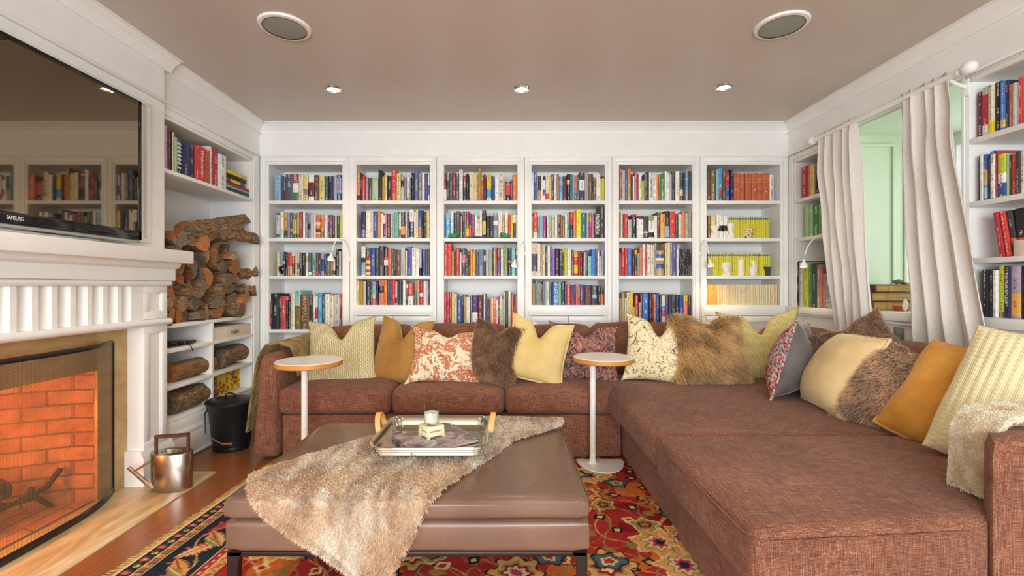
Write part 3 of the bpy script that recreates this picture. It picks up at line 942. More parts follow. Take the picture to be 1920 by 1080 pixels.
def book_mat(c):
    if c in BM: return BM[c]
    hx, nm = PAL[c]
    base = rgb(hx); lum = .2126 * base[0] + .7152 * base[1] + .0722 * base[2]
    k = NT('book_' + nm.replace(' ', '_'))
    sp = k.n('SeparateXYZ'); k.set(sp, 0, k.n('UVMap').outputs[0])
    u = k.math('FRACT', sp.outputs[0]); kk = k.math('FLOOR', sp.outputs[0]); v = sp.outputs[1]
    win = k.math('LESS_THAN', k.math('ABSOLUTE', k.math('SUBTRACT', u, .5)), .15)
    cb = k.n('CombineXYZ'); k.set(cb, 0, k.math('MULTIPLY', u, 5)); k.set(cb, 1, k.math('MULTIPLY', v, 210)); k.set(cb, 2, k.math('MULTIPLY', kk, 7.31))
    n1 = k.noise(cb.outputs[0], 1, 2, .6).outputs[0]
    cb2 = k.n('CombineXYZ'); k.set(cb2, 0, k.math('MULTIPLY', v, 11)); k.set(cb2, 1, k.math('MULTIPLY', kk, 3.77))
    n2 = k.noise(cb2.outputs[0], 1, 1).outputs[0]
    msk = k.math('MULTIPLY', k.math('MULTIPLY', win, k.math('GREATER_THAN', n1, .52)), k.math('GREATER_THAN', n2, 2 if c in NOTEXT else .5))
    # soft mottling so that covers are not flat colours
    cb3 = k.n('CombineXYZ'); k.set(cb3, 0, u); k.set(cb3, 1, k.math('MULTIPLY', v, 40)); k.set(cb3, 2, kk)
    mt_ = k.noise(cb3.outputs[0], 1, 4, .65).outputs[0]
    dk = tuple(x * .78 for x in base); lt = tuple(min(1, x * 1.12 + .012) for x in base)
    bc = k.ramp(mt_, [(.3, dk), (.7, lt)])
    tx = (.72, .70, .64) if lum < .16 else ((.85, .82, .7) if (lum < .35 and nm not in ('salmon',)) else (.06, .055, .06))
    if c in 'kKnmG' and ord(c) % 2 == 0: tx = (.65, .5, .22)
    k.bs(Base_Color=k.mix(k.math('MULTIPLY', msk, .85), bc, tx + (1,)), Roughness=.45)
    k.b.inputs['Specular IOR Level'].default_value = .35
    BM[c] = k.m
    return k.m

def book_geo(w, h, d, bands, seed, flat=False):
    """bands: list of (z0,z1,matslot) covering 0..h. returns verts, faces, mats, uvs for cover and the page block box"""
    c = min(.0024, w * .18)
    bl = 0 if flat else min(.0035, w * .12)
    sp = [(0, bl + .0006), (w * .1, bl * .45), (w * .3, .0004), (w * .5, 0), (w * .7, .0004), (w * .9, bl * .45), (w, bl + .0006)]
    ring = sp + [(w, d), (w - c, d), (w - c, .008), (c, .008), (c, d), (0, d)]
    m = len(ring); ns = len(sp)
    zs = [bands[0][0]] + [b_[1] for b_ in bands]
    vs = [(x, y, z) for z in zs for x, y in ring]
    fs = []; mi = []; uv = []
    for i, b_ in enumerate(bands):
        for k in range(m):
            k2 = (k + 1) % m
            fs.append((i * m + k, i * m + k2, (i + 1) * m + k2, (i + 1) * m + k)); mi.append(b_[2])
            if k < ns - 1:
                u0, u1 = ring[k][0] / w * .998 + .001 + seed, ring[k2][0] / w * .998 + .001 + seed
            else: u0 = u1 = -1.0
            uv.append([(u0, zs[i]), (u1, zs[i]), (u1, zs[i + 1]), (u0, zs[i + 1])])
    for base, rev in ((0, True), ((len(zs) - 1) * m, False)):
        f = [base + k for k in range(m)]
        if rev: f = f[::-1]
        fs.append(tuple(f)); mi.append(bands[0][2] if rev else bands[-1][2]); uv.append([(-1, 0)] * m)
    pg = MB().box(c, w - c, .0085, d - .005, .003, h - .004)
    return vs, fs, mi, uv, pg

class Shelf:
    def __init__(s, name, kind, z, org, sc, spec, where, cat='book', bot=None):
        s.name, s.kind, s.z, s.org, s.sc, s.where, s.cat = name, kind, z, org, sc, where, cat
        s.books = []
        for tok in spec.split():
            lean = 0; text = None
            if '^' in tok: tok, l_ = tok.split('^'); lean = float(l_)
            if '#' in tok: tok, t_ = tok.split('#'); text = t_
            rng, rest = tok.split('@'); x0, x1 = rng.split('-')
            parts = rest.split(','); top, code = parts[0].split(':')
            bands = []
            for p in parts[1:]:
                q = p.split(':'); bands.append((q[0], float(q[1]), float(q[2])))
            s.books.append(dict(x0=float(x0), x1=float(x1), top=float(top), code=code, bands=bands, lean=lean, text=text, sh=s))
    def py(s, y): return s.org[1] + y / s.sc
    def px(s, x): return s.org[0] + x / s.sc

SHELVES = []
def addshelf(*a, **k): SHELVES.append(Shelf(*a, **k))
WB = [f'the {o} back bookcase bay' for o in ORD]
def place(n, i): return f'{n} shelf of {ORD[i]} back bay'
S = 12.0
addshelf('B11', 'B', Z1, (500, 310), S, '180-310@205:s 365-420@285:K,m:500:780 425-588@195:j 590-715@190:r,w:400:610,g:610:780#LOST|w|.83 718-820@205:c 825-918@205:h,e:530:660 940-1065@210:w,m:385:700 1075-1170@220:x,f:400:460 1180-1295@235:h 1300-1370@245:t 1375-1480@240:k 1482-1525@240:v 1530-1580@225:E 1585-1680@215:b,T:280:320,i:320:580,T:580:630', place('top', 0))
addshelf('B12', 'B', Z2, (500, 385), S, '215-290@170:E,G:170:215,t:650:720 300-378@150:w 385-468@160:d,G:565:720 470-516@165:i 520-582@165:j,F:525:590 588-662@175:g,l:330:640 670-730@160:X,x:650:720 732-790@140:r 805-858@150:w 862-922@165:a 926-984@175:e,k:410:540 986-1060@200:E 1062-1102@215:w 1104-1205@215:o,M:300:370,w:385:430,m:520:610,w:620:640 1210-1290@215:o,D:560:720 1295-1342@220:w 1345-1380@205:E 1382-1418@220:b 1420-1475@210:M,D:560:720 1480-1532@235:K 1535-1572@240:c 1575-1645@230:G 1648-1692@210:l', place('second', 0))
addshelf('B13', 'B', Z3, (490, 455), S, '345-400@210:h 415-486@205:0 490-534@205:k,X:410:480 540-583@215:k 585-638@220:r 640-690@225:R,c:540:725 692-738@220:F,w:220:300,x:460:690 755-796@220:c 800-852@215:E,x:450:590 855-920@225:K 925-990@235:k 995-1056@225:w,l:305:430 1060-1122@225:j,w:660:725 1125-1225@225:u 1228-1282@220:x,R:640:725 1285-1343@235:K 1345-1412@235:i,b:370:640 1420-1476@245:K 1480-1532@300:u,D:620:725 1535-1570@310:D 1572-1616@400:p,D:620:725 1620-1652@360:w,v:630:725 1680-1734@140:k 1740-1790@190:E 1794-1820@150:k', place('third', 0))
addshelf('B14', 'B', Z5, (490, 540), S, '160-205@112:w,e:310:430,f:430:860 205-246@125:k 250-382@130:k 385-448@190:n,D:250:430 452-550@185:R 556-606@190:k,p:190:270 610-660@290:K 664-745@130:c 750-878@60:T,D:400:940 880-1082@155:x#MAMMALS|h|.6 1085-1150@150:k 1155-1210@135:c 1212-1266@180:w,r:430:690 1270-1362@115:1 1365-1432@180:j 1435-1530@135:w 1535-1626@170:c 1630-1755@160:E 1760-1812@130:r,m:400:890', place('fourth', 0))
addshelf('B21', 'B', Z1, (660, 310), S, '105-182@145:o,F:470:550,k:680:780 185-220@180:k 222-302@240:r 305-362@280:7 370-455@280:x 458-590@280:L,E:500:600 595-672@110:k 675-730@250:d 732-792@210:h 795-882@240:k 885-1002@110:R 1005-1096@180:h,w:385:450 1100-1166@240:X,k:340:480,E:480:780 1170-1228@270:e 1232-1302@260:w,X:720:780 1305-1336@280:j 1338-1400@170:k 1402-1492@100:2 1500-1572@180:q 1578-1636@180:w 1640-1700@185:v 1705-1738@215:w,2:450:660', place('top', 1))
addshelf('B22', 'B', Z2, (660, 385), S, '205-306@140:n,2:550:720 315-398@155:w 402-475@135:c 478-562@135:b 570-640@125:o 642-692@175:w 695-753@215:w,K:410:720 755-786@180:p 788-864@185:x 875-913@180:E 915-956@185:s 960-1050@140:3 1055-1102@180:w,q:540:720 1105-1192@150:k,O:470:660,m:660:720 1195-1240@170:E 1242-1294@135:K 1296-1392@95:w,n:370:720#JUSTICE|w|.42 1395-1438@150:w 1440-1489@95:c 1492-1572@110:b,f:500:720 1575-1610@115:k 1612-1676@140:K 1680-1744@130:h', place('second', 1))
addshelf('B23', 'B', Z3, (660, 455), S, '210-299@85:w,k:340:440,s:440:725 302-412@145:K,r:335:395,h:395:470,r:470:525,h:525:600,r:600:660,h:660:725 415-518@110:b 530-596@110:K 600-712@70:K 715-806@120:k,R:335:390,w:390:510 810-888@120:F 895-942@150:j 945-982@150:k 985-1096@160:x 1098-1192@115:E 1198-1236@180:c 1240-1344@90:4 1348-1433@120:w 1435-1506@135:w 1510-1562@130:k,E:140:560 1582-1656@155:4 1660-1690@140:j 1692-1744@140:G', place('third', 1))
addshelf('B24', 'B', Z4, (660, 515), S, '105-162@130:h 165-244@130:d 252-308@150:E 330-406@165:K 410-448@140:K 455-526@150:i,T:250:450,h:450:530,p:530:690 530-588@170:n 600-716@120:F,k:250:410 720-796@115:o 800-850@130:j 852-902@125:b 905-972@110:R 975-1012@150:w,m:520:640 1015-1057@140:K 1060-1106@140:j 1140-1202@125:w 1205-1256@200:K,w:215:300 1262-1372@205:R,w:490:690 1375-1415@200:K 1417-1457@150:F,u:350:520,x:520:690 1460-1518@125:X 1525-1592@130:r,w:420:500 1605-1662@140:w 1665-1712@140:E 1715-1744@150:K', place('fourth', 1))
addshelf('B31', 'B', Z1, (825, 310), S, '80-147@180:m,r:500:550,w:550:780 150-206@190:K,X:190:320 210-282@170:j 285-352@160:r 355-427@180:j 430-512@95:w 525-587@185:K,h:185:230,f:260:490 590-646@195:k 660-746@155:c 748-827@180:h 830-860@210:q 862-918@60:d 920-982@220:f 985-1034@210:m 1045-1156@175:y,1:530:730,w:730:780 1160-1190@240:n 1192-1232@250:b 1235-1327@210:w 1330-1424@145:c#H_O_M_E|k|.45 1427-1476@345:q 1480-1586@370:k,R:400:670 1588-1628@340:v 1632-1726@215:o', place('top', 2))
addshelf('B32', 'B', Z2, (825, 385), S, '125-238@170:s,1:300:700 245-304@150:w 310-368@165:K 370-440@130:j 442-470@150:m 472-502@230:E 510-550@140:K 552-586@150:e 588-652@135:r,D:380:520,y:520:700 655-697@175:b,F:440:700 700-742@200:M 745-777@200:K 780-830@215:w 832-896@300:c 898-946@145:w 955-1032@100:K,y:360:660 1040-1126@240:k 1130-1196@230:K 1200-1306@175:e,w:360:440 1315-1392@150:w 1395-1457@210:X 1465-1527@150:w 1535-1590@205:R 1592-1642@230:y 1645-1702@200:n,w:210:390 1705-1742@220:E', place('second', 2))
addshelf('B33', 'B', Z3, (825, 455), S, '100-161@25:R 162-258@25:R 262-316@190:d 318-352@210:K 355-446@110:r 447-482@215:w 485-583@125:K,p:280:450 585-627@185:K 630-671@200:k 672-736@140:o 738-786@215:y 790-826@160:v 828-860@215:m 862-986@145:a 988-1030@165:K,c:290:420 1032-1090@185:E 1092-1176@145:5 1180-1216@100:n 1218-1244@190:h 1246-1279@80:f 1280-1366@110:m,v:400:725 1370-1416@145:w 1418-1440@200:p 1442-1522@40:6 1530-1610@115:n,d:400:440 1612-1696@110:T 1700-1736@130:j', place('third', 2))
addshelf('B34', 'B', Z5, (825, 540), S, '90-151@100:r 154-206@100:r 208-262@100:r 265-326@95:h 330-378@130:c 380-490@190:b 495-533@150:k 535-588@150:d 590-674@205:w 690-724@170:q 726-846@165:V,w:550:770 850-960@160:m 964-984@140:K 985-1020@130:w 1022-1044@140:G 1046-1076@270:v 1078-1112@260:n 1115-1150@230:F 1152-1204@230:c 1210-1260@220:o 1262-1299@260:w 1300-1354@180:M,K:450:560 1355-1390@190:c 1392-1430@245:L 1435-1478@100:E 1480-1534@60:K 1536-1590@75:c 1592-1615@150:v 1617-1650@130:F 1652-1690@150:n 1692-1738@190:f', place('fourth', 2))
addshelf('B41', 'B', Z1, (990, 310), S, '75-127@165:w 130-195@155:4 198-224@225:L 228-296@240:K,X:560:780 300-337@240:w 340-392@240:w,n:240:330,v:540:680 398-475@235:c,R:640:760 478-532@235:h 535-588@190:x 592-630@200:w 632-660@200:i 662-702@200:d 705-787@250:1,s:350:450 790-876@245:m 880-941@195:k,h:330:430 945-999@200:t 1000-1041@215:s 1042-1102@230:F,v:620:780 1105-1152@220:t 1155-1277@160:K,w:330:560 1280-1367@150:7 1370-1434@195:D 1440-1466@200:k 1468-1537@210:D,w:210:270 1540-1622@180:w 1625-1656@300:h 1658-1718@250:l,K:250:300', place('top', 3))
addshelf('B42', 'B', Z2, (990, 381), S, '76-119@290:q 122-216@200:R,c:650:780 220-256@310:u 260-336@280:s 340-408@280:M 430-472@270:c 475-532@265:T 540-592@285:h 605-662@265:w 665-732@250:K 735-766@260:f 768-830@290:D 832-887@260:w 890-940@240:u 942-1020@190:r,n:500:780 1022-1086@200:o 1090-1192@140:Y 1195-1317@215:t 1325-1368@210:E 1372-1432@220:M,d:240:420 1435-1492@260:p 1495-1622@225:k#MUSICBOX|w|.55 1625-1712@60:K', place('second', 3))
addshelf('B43', 'B', Z3, (990, 451), S, '76-217@50:8,K:300:690 220-282@65:w 285-326@80:X 328-386@90:c 388-436@115:K 440-496@120:w 498-544@130:t 548-606@190:9 610-712@180:k 715-770@200:K 772-816@180:o,K:260:790 818-892@170:l 895-972@195:w 975-1032@210:x 1035-1128@265:y,R:370:550,R:730:790 1135-1179@240:r 1180-1222@235:m 1225-1257@270:k 1260-1300@260:E 1302-1340@220:K 1345-1428@350:T 1435-1520@190:B 1522-1562@180:K 1565-1608@230:w 1610-1652@350:E 1655-1702@220:i', place('third', 3))
addshelf('B44', 'B', Z4, (990, 515), S, '77-107@155:f 110-158@195:6,X:290:685 160-207@130:u 210-250@195:q 252-290@195:q 292-327@210:x 330-366@150:a 368-408@130:s 410-479@160:c 482-526@230:a 530-564@240:n 566-682@165:B#MATISSE|w|.5 685-748@170:3 750-830@170:K 832-866@140:v 870-962@220:R 965-988@230:k 990-1032@230:v,R:510:685 1035-1076@230:v 1080-1122@220:F 1125-1176@230:X,R:510:685 1178-1237@220:v 1240-1280@240:K 1285-1422@240:K#GRAFFITI|r|.5 1425-1562@240:K 1580-1632@255:k 1635-1692@295:F,K:295:430', place('fourth', 3))
addshelf('B51', 'B', Z1, (1155, 310), S, '78-142@90:f 145-207@110:E 210-254@100:2 258-334@80:o,X:330:780 340-382@200:K 385-421@240:w 425-471@150:p 472-507@180:r 515-584@180:w 585-637@350:l 640-702@190:j,e:300:480 705-741@140:K 745-838@170:w#ON_PAPER|k|.5 845-911@190:w 915-958@200:O 960-994@210:R 1000-1100@200:g 1102-1154@130:w 1155-1210@170:w 1212-1256@195:E 1258-1326@150:K 1340-1432@135:w 1435-1504@165:K,h:550:690 1510-1558@180:n 1560-1637@130:0 1640-1684@130:K', place('top', 4))
addshelf('B52', 'B', Z2, (1155, 385), S, '78-107@150:f 110-152@150:c 155-188@190:n 190-272@190:R 278-356@320:E 360-466@200:k,r:200:250 468-522@290:w 525-626@230:w,m:230:310 628-737@245:K,w:595:620 740-861@230:w,6:230:345,k:610:720 865-926@235:w 930-994@150:x 1000-1102@195:O 1105-1202@130:k,s:470:720 1215-1336@135:R 1340-1402@240:K,b:640:720 1410-1481@195:c,O:660:720 1485-1561@140:F 1565-1622@170:L 1625-1694@140:q', place('second', 4))
addshelf('B53', 'B', Z3, (1155, 451), S, '80-124@290:r 125-204@160:r 205-268@170:R 270-347@170:B 375-421@200:m 425-480@210:K,y:215:310,R:690:760 482-532@280:6 535-597@150:F 600-657@90:w 658-704@140:r 705-776@90:w 780-854@95:c 855-904@65:q 910-1076@220:X,b:300:390,w:390:440,b:530:635 1110-1162@55:h 1165-1226@45:c 1228-1269@40:e 1270-1366@35:v 1370-1418@190:w 1420-1448@185:k 1450-1478@185:k 1480-1510@185:k 1512-1540@185:k 1542-1570@185:k 1572-1602@185:k 1604-1632@185:k 1634-1662@185:k 1664-1700@185:k', place('third', 4))
addshelf('B54', 'B', Z5, (1155, 540), S, '80-132@230:q 135-203@120:X 205-242@235:c 245-326@100:c 330-392@80:y 394-422@430:h 430-500@165:R 525-553@330:E 555-602@120:x 605-737@120:B 750-804@110:m 806-846@120:m 850-909@135:o 910-976@110:b 985-1029@180:k 1030-1112@165:c,B:410:470,M:480:640 1115-1176@160:v 1195-1257@150:K 1260-1346@165:K 1350-1416@150:n 1430-1512@165:b 1520-1612@165:F,y:170:300 1630-1692@170:k', place('fourth', 4))
addshelf('B61', 'B', Z1, (1315, 310), S, '140-216@150:x 220-320@120:D 335-399@90:s 400-482@50:1,R:530:660,t:660:765 485-552@150:x 555-652@150:r,b:470:765 670-730@90:n 735-806@170:Z,O:300:308,O:360:372,f:395:404,f:540:600 810-891@170:Z,O:300:308,O:360:372,f:395:404,f:540:600 895-990@170:Z,O:300:308,O:360:372,f:395:404,f:540:600 1000-1142@170:Z,O:300:308,O:360:372,f:395:404,f:540:600 1150-1286@170:Z,O:300:308,O:360:372,f:395:404,f:540:600 1290-1404@170:Z,O:300:308,O:360:372,f:395:404,f:540:600 1410-1541@170:Z,O:300:308,O:360:372,f:395:404,f:540:600 1550-1640@215:w#MOBY-DICK|n|.5', place('top', 5))
# the small group at the left of the second shelf, sixth bay
addshelf('B62', 'B', Z2, (1315, 395), 8.306, '105-150@75:D 155-226@70:h 240-296@65:w,k:230:320 298-346@65:w,k:230:320 348-390@65:w,k:230:320 392-434@65:w,k:230:320', place('second', 5))
# slim yellow volumes with a blue top band, and the cream magazines
def rowspec(x0, x1, n, top, code, band=None, var=None):
    out = []
    for k in range(n):
        a, b_ = x0 + (x1 - x0) * k / n, x0 + (x1 - x0) * (k + 1) / n - 1.2
        cd = code if var is None else var(k)
        out.append(f'{a:.1f}-{b_:.1f}@{top + (k * 7 % 5)}:{cd}' + (band or ''))
    return ' '.join(out)
addshelf('B62y', 'B', Z2, (1315, 395), 8.306, rowspec(440, 1072, 19, 92, 'W', ',a:115:143'), place('second', 5), cat='paperback')
addshelf('B63y', 'B', Z3, (1315, 395), 8.306, rowspec(110, 1072, 28, 655, 'W', ',a:680:708'), place('third', 5), cat='paperback')
addshelf('B64m', 'B', Z4, (1310, 440), 7.71, rowspec(126, 1130, 56, 718, 'c', None, lambda k: 'O' if k < 8 else ('8' if k % 7 == 3 else ('H' if k % 3 == 0 else 'C'))), place('fourth', 5), cat='magazine')
# left recess top shelf
addshelf('L1', 'L', ZL1, (300, 225), 6.967, '62-102@75:E 105-130@110:m 132-150@150:k 152-186@165:c 190-226@228:L 230-288@262:k,w:300:330,w:350:380,w:400:430,w:450:480,w:500:530,w:550:580,w:610:640 290-376@312:n 380-460@335:n 462-514@338:R 516-596@350:R#Webster\'s|w|.55 598-652@390:f 655-699@352:w 702-768@372:r 772-866@435:w,B:435:460', 'top shelf above the firewood')
# right wall
addshelf('R1', 'R', 1.93, (1820, 140), 9, '100-190@300:m 192-300@210:E,r:340:850,w:850:1000 305-390@170:c,y:790:980 392-500@122:k 503-588@112:B,h:760:890 590-642@95:n 650-708@165:f 710-774@140:E 776-808@120:w 810-866@45:R 868-920@45:6', 'top shelf of curtain-side bookcase')
addshelf('R2', 'R', 1.595, (1820, 270), 9.82, '140-178@215:K 180-240@200:w 242-296@195:b,X:480:780,s:800:1000 298-346@250:k 348-436@130:w,b:130:190 438-500@130:r 502-640@185:l,w:540:720,b:720:960 645-690@190:L 692-736@200:K 738-820@210:R 822-915@140:K 918-1000@110:c', 'second shelf of curtain-side bookcase')
addshelf('R3', 'R', 1.295, (1820, 380), 9.82, '540-640@160:r^-8 650-752@140:R^-8 762-866@120:K,F:650:750^-8 870-1060@95:k,r:640:760^-4', 'third shelf of curtain-side bookcase')
addshelf('R4', 'R', .99, (1820, 485), 8.64, '195-288@175:k 291-370@175:K 372-440@190:w 445-530@110:D,l:110:860 548-642@120:n#THE_YEAR_OF_LEAR|w|.58 645-800@115:7,O:560:930 804-950@115:k', 'sill shelf of curtain-side bookcase')
addshelf('C1', 'R', 1.88, (1480, 290), 3.72, '90-124@82:r 125-144@78:F 145-174@70:h 176-206@75:k 208-240@65:x 242-290@60:f', 'top shelf of corner bookcase behind curtain')
addshelf('C2', 'R', 1.552, (1480, 290), 3.72, '105-117@355:L 118-130@355:L 131-144@352:L 145-158@350:L 160-205@350:g 208-236@345:6 238-285@355:y', 'second shelf of corner bookcase behind curtain')
addshelf('C3', 'R', .975, (1480, 290), 3.72, '46-70@745:k 71-92@750:E 95-130@768:l 131-150@760:g 152-184@758:K 186-214@768:q 216-228@800:R 230-312@830:e', 'sill shelf of corner bookcase behind curtain')

SP_D = YB + .022
ALL = []
for s in SHELVES:
    n = len(s.books)
    for i, bk in enumerate(s.books):
        p0, p1 = s.px(bk['x0']), s.px(bk['x1'])
        if s.kind == 'B':
            D = SP_D; a0, a1 = px2x(p0, D), px2x(p1, D)
        elif s.kind == 'L':
            X = XL - .02; a0, a1 = dep(p0, X), dep(p1, X); D = (a0 + a1) / 2
        else:
            X = XR + .025; a0, a1 = -dep(p0, X), -dep(p1, X); D = -(a0 + a1) / 2
        h = zat(s.py(bk['top']), D) - s.z
        h = max(.09, h)
        bk.update(a0=a0, w=max(.004, a1 - a0 - .0006), h=h, D=D, i=i, n=n)
        px_h = h * F / D
        bk['area'] = (p1 - p0) * px_h
ind = [b_ for b_ in ALL]
cand = [b_ for s in SHELVES if s.cat == 'book' for b_ in s.books]
cand.sort(key=lambda b_: -b_['area'])
KEEP = set(id(b_) for b_ in cand[:300])
print('books', len(cand), 'kept', len(KEEP))

def ordinal(n):
    return ['first', 'second', 'third', 'fourth', 'fifth', 'sixth', 'seventh', 'eighth', 'ninth', 'tenth', 'eleventh', 'twelfth', 'thirteenth', 'fourteenth', 'fifteenth', 'sixteenth', 'seventeenth', 'eighteenth', 'nineteenth', 'twentieth', 'twenty-first', 'twenty-second', 'twenty-third', 'twenty-fourth', 'twenty-fifth', 'twenty-sixth', 'twenty-seventh', 'twenty-eighth', 'twenty-ninth', 'thirtieth', 'thirty-first', 'thirty-second', 'thirty-third'][n]
def book_label(bk):
    s = bk['sh']
    nm = PAL[bk['code']][1]
    if bk['bands']:
        other = PAL[bk['bands'][0][0]][1]
        if other != nm: nm = f'{nm} and {other}'
    return f"{nm} book, {ordinal(bk['i'])} from left, {s.where}"

rest = MB(); rest_uv = []; rest_m = []
rndb = random.Random(11)
AXES = {'B': (Vector((1, 0, 0)), Vector((0, 1, 0))), 'L': (Vector((0, 1, 0)), Vector((-1, 0, 0))), 'R': (Vector((0, -1, 0)), Vector((1, 0, 0)))}
def tmat(s): return {'w': M['txtwhite'], 'k': M['txtblack'], 'r': M['txtred'], 'h': M['gilt'], 'n': M['txtblack'], 'o': M['txtorange'], 'y': M['txtyellow']}[s]
for s in SHELVES:
    right, into = AXES[s.kind]
    for bk in s.books:
        w, h = bk['w'], bk['h']
        d = min(.24, max(.12, h * .68)) if s.kind != 'L' else min(.27, h * .75)
        if s.cat != 'book': d = .17
        # bands -> z segments
        D = bk['D']
        zof = lambda yy: zat(s.py(yy), D) - s.z
        cuts = [(max(0, min(h, zof(b_[2]))), max(0, min(h, zof(b_[1]))), b_[0]) for b_ in bk['bands']]
        cuts = [c for c in cuts if c[1] - c[0] > .002]; cuts.sort()
        seg = []; z = 0
        for z0, z1, c in cuts:
            if z0 > z + .001: seg.append((z, z0, bk['code']))
            seg.append((max(z, z0), z1, c)); z = z1
        if z < h - .001: seg.append((z, h, bk['code']))
        seg[-1] = (seg[-1][0], h, seg[-1][2])
        jit = rndb.uniform(0, .012)
        if s.kind == 'B':
            base = Vector((bk['a0'], SP_D - .006 + jit, s.z))
        elif s.kind == 'L':
            base = Vector((XL - .014 - jit, bk['a0'], s.z))
        else:
            base = Vector((XR + .018 + jit, -bk['a0'], s.z))
        R3 = Matrix(((right.x, into.x, 0), (right.y, into.y, 0), (0, 0, 1))).to_4x4()
        Mx = Matrix.Translation(base) @ R3
        if bk['lean']:
            pv = w if bk['lean'] > 0 else 0
            Mx = Mx @ TR(pv, 0, 0) @ RY(math.radians(bk['lean'])) @ TR(-pv, 0, 0)
        seed = rndb.randrange(1, 400)
        codes = []
        for q in seg:
            if q[2] not in codes: codes.append(q[2])
        vs, fs, mi, uv, pg = book_geo(w, h, d, [(q[0], q[1], codes.index(q[2])) for q in seg], seed, flat=(s.cat == 'magazine' or w < .012))
        if s.cat == 'book' and id(bk) not in KEEP:
            o = len(rest.v)
            rest.v += [tuple(Mx @ Vector(v)) for v in vs]
            for f, m_, u_ in zip(fs, mi, uv):
                rest.f.append(tuple(x + o for x in f)); rest_m.append(codes[m_]); rest_uv += u_
            o = len(rest.v)
            rest.v += [tuple(Mx @ Vector(v)) for v in pg.v]
            for f in pg.f:
                rest.f.append(tuple(x + o for x in f)); rest_m.append('_'); rest_uv += [(-1, 0)] * len(f)
            continue
        nm = {'book': 'book', 'paperback': 'paperback', 'magazine': 'magazine'}[s.cat]
        me = bpy.data.meshes.new(nm); me.from_pydata(vs, [], fs)
        for c in codes: me.materials.append(book_mat(c))
        if len(codes) > 1: me.polygons.foreach_set('material_index', mi)
        l = me.uv_layers.new(name='UVMap'); flat_uv = [c for f in uv for p in f for c in p]
        l.data.foreach_set('uv', flat_uv)
        sharp(me, 40)
        o = link(bpy.data.objects.new(nm, me)); o.matrix_world = Mx; WM[o.name] = Mx.copy()
        obj('page_block', pg, M['pages'], o, smooth=0, local=True)
        if s.cat == 'book':
            tag(o, book_label(bk), 'book', f'books on the {s.where}')
        elif s.cat == 'paperback':
            tag(o, f'slim yellow paperback with blue top band, {s.where}', 'paperback', f'yellow paperbacks on the {s.where}')
        else:
            tag(o, 'thin cream magazine in the tight row on the fourth shelf of sixth back bay', 'magazine', 'cream magazines in the sixth back bay')
        if bk['text']:
            tx, tc, fr = bk['text'].split('|'); fr = float(fr)
            cpos = Mx @ Vector((w / 2, -.0005, h * fr))
            rt = Mx.to_3x3() @ Vector((1, 0, 0)); upv = Mx.to_3x3() @ Vector((0, 0, 1))
            if tx == 'H_O_M_E':
                for q, ch in enumerate('HOME'):
                    text_part(ch, Mx @ Vector((w / 2, -.0005, h * (.66 - .14 * q))), -upv, rt, h * .07, w * .6, tmat(tc), o)
            else:
                tw = h * {'LOST': .3, 'JUSTICE': .36, 'MAMMALS': .7, "Webster's": .7, 'THE_YEAR_OF_LEAR': .6}.get(tx, .8)
                text_part(tx.replace('_', ' '), cpos, -upv, rt, tw, w * (.75 if tx in ('MUSICBOX', 'GRAFFITI', 'MATISSE', 'JUSTICE') else .5), tmat(tc), o)
# everything beyond the three hundred largest: one mass of books
codes = sorted(set(rest_m))
if codes:
    me = bpy.data.meshes.new('book_rows'); me.from_pydata(rest.v, [], rest.f)
    for c in codes: me.materials.append(M['pages'] if c == '_' else book_mat(c))
    me.polygons.foreach_set('material_index', [codes.index(c) for c in rest_m])
    l = me.uv_layers.new(name='UVMap'); l.data.foreach_set('uv', [c for p in rest_uv for c in p])
    sharp(me, 40)
    o = link(bpy.data.objects.new('book_rows', me))
    tag(o, 'narrow spines filling the gaps between larger books on all bookcase shelves', 'books', kind='stuff')
# ------------------------------------------------------------------ fur helper
def fur_blades(pts, nrm, length, comb, colf, rnd, width=.0022, jitter=.5):
    """numpy: bent tapering fibres rooted at pts. returns verts, faces, colours"""
    n = len(pts)
    r = np.random.RandomState(rnd)
    d = nrm + comb + r.normal(0, jitter, (n, 3)) * .6
    d /= np.linalg.norm(d, axis=1)[:, None] + 1e-9
    side = np.cross(d, r.normal(0, 1, (n, 3))); side /= np.linalg.norm(side, axis=1)[:, None] + 1e-9
    L = length * r.uniform(.55, 1.25, n)[:, None]
    droop = np.array([0, 0, -1.0]) * .25 + comb * .6
    base = pts - nrm * .002
    mid = base + d * L * .55
    tip = mid + (d + droop) * L * .45
    w = width * r.uniform(.7, 1.3, n)[:, None]
    V = np.stack([base - side * w, base + side * w, mid + side * w * .8, mid - side * w * .8, tip], 1).reshape(-1, 3)
    i = np.arange(n)[:, None] * 5
    quads = np.hstack([i, i + 1, i + 2, i + 3]); tris = np.hstack([i + 3, i + 2, i + 4])
    c0, c1 = colf(pts, r)
    Cc = np.stack([c0, c0, (c0 + c1) / 2, (c0 + c1) / 2, c1], 1).reshape(-1, 3)
    return V, quads, tris, Cc
def sample_surface(V, faces, n, rnd, keep=None):
    r = np.random.RandomState(rnd)
    T = []
    for f in faces:
        for k in range(1, len(f) - 1): T.append((f[0], f[k], f[k + 1]))
    T = np.array(T); V = np.array(V)
    a, b_, c = V[T[:, 0]], V[T[:, 1]], V[T[:, 2]]
    nr = np.cross(b_ - a, c - a); ar = np.linalg.norm(nr, axis=1)
    idx = r.choice(len(T), n, p=ar / ar.sum())
    u = r.rand(n, 1); v = r.rand(n, 1); m = (u + v) > 1; u = np.where(m, 1 - u, u); v = np.where(m, 1 - v, v)
    P = a[idx] + u * (b_[idx] - a[idx]) + v * (c[idx] - a[idx])
    N = nr[idx] / (ar[idx][:, None] + 1e-12)
    return P, N
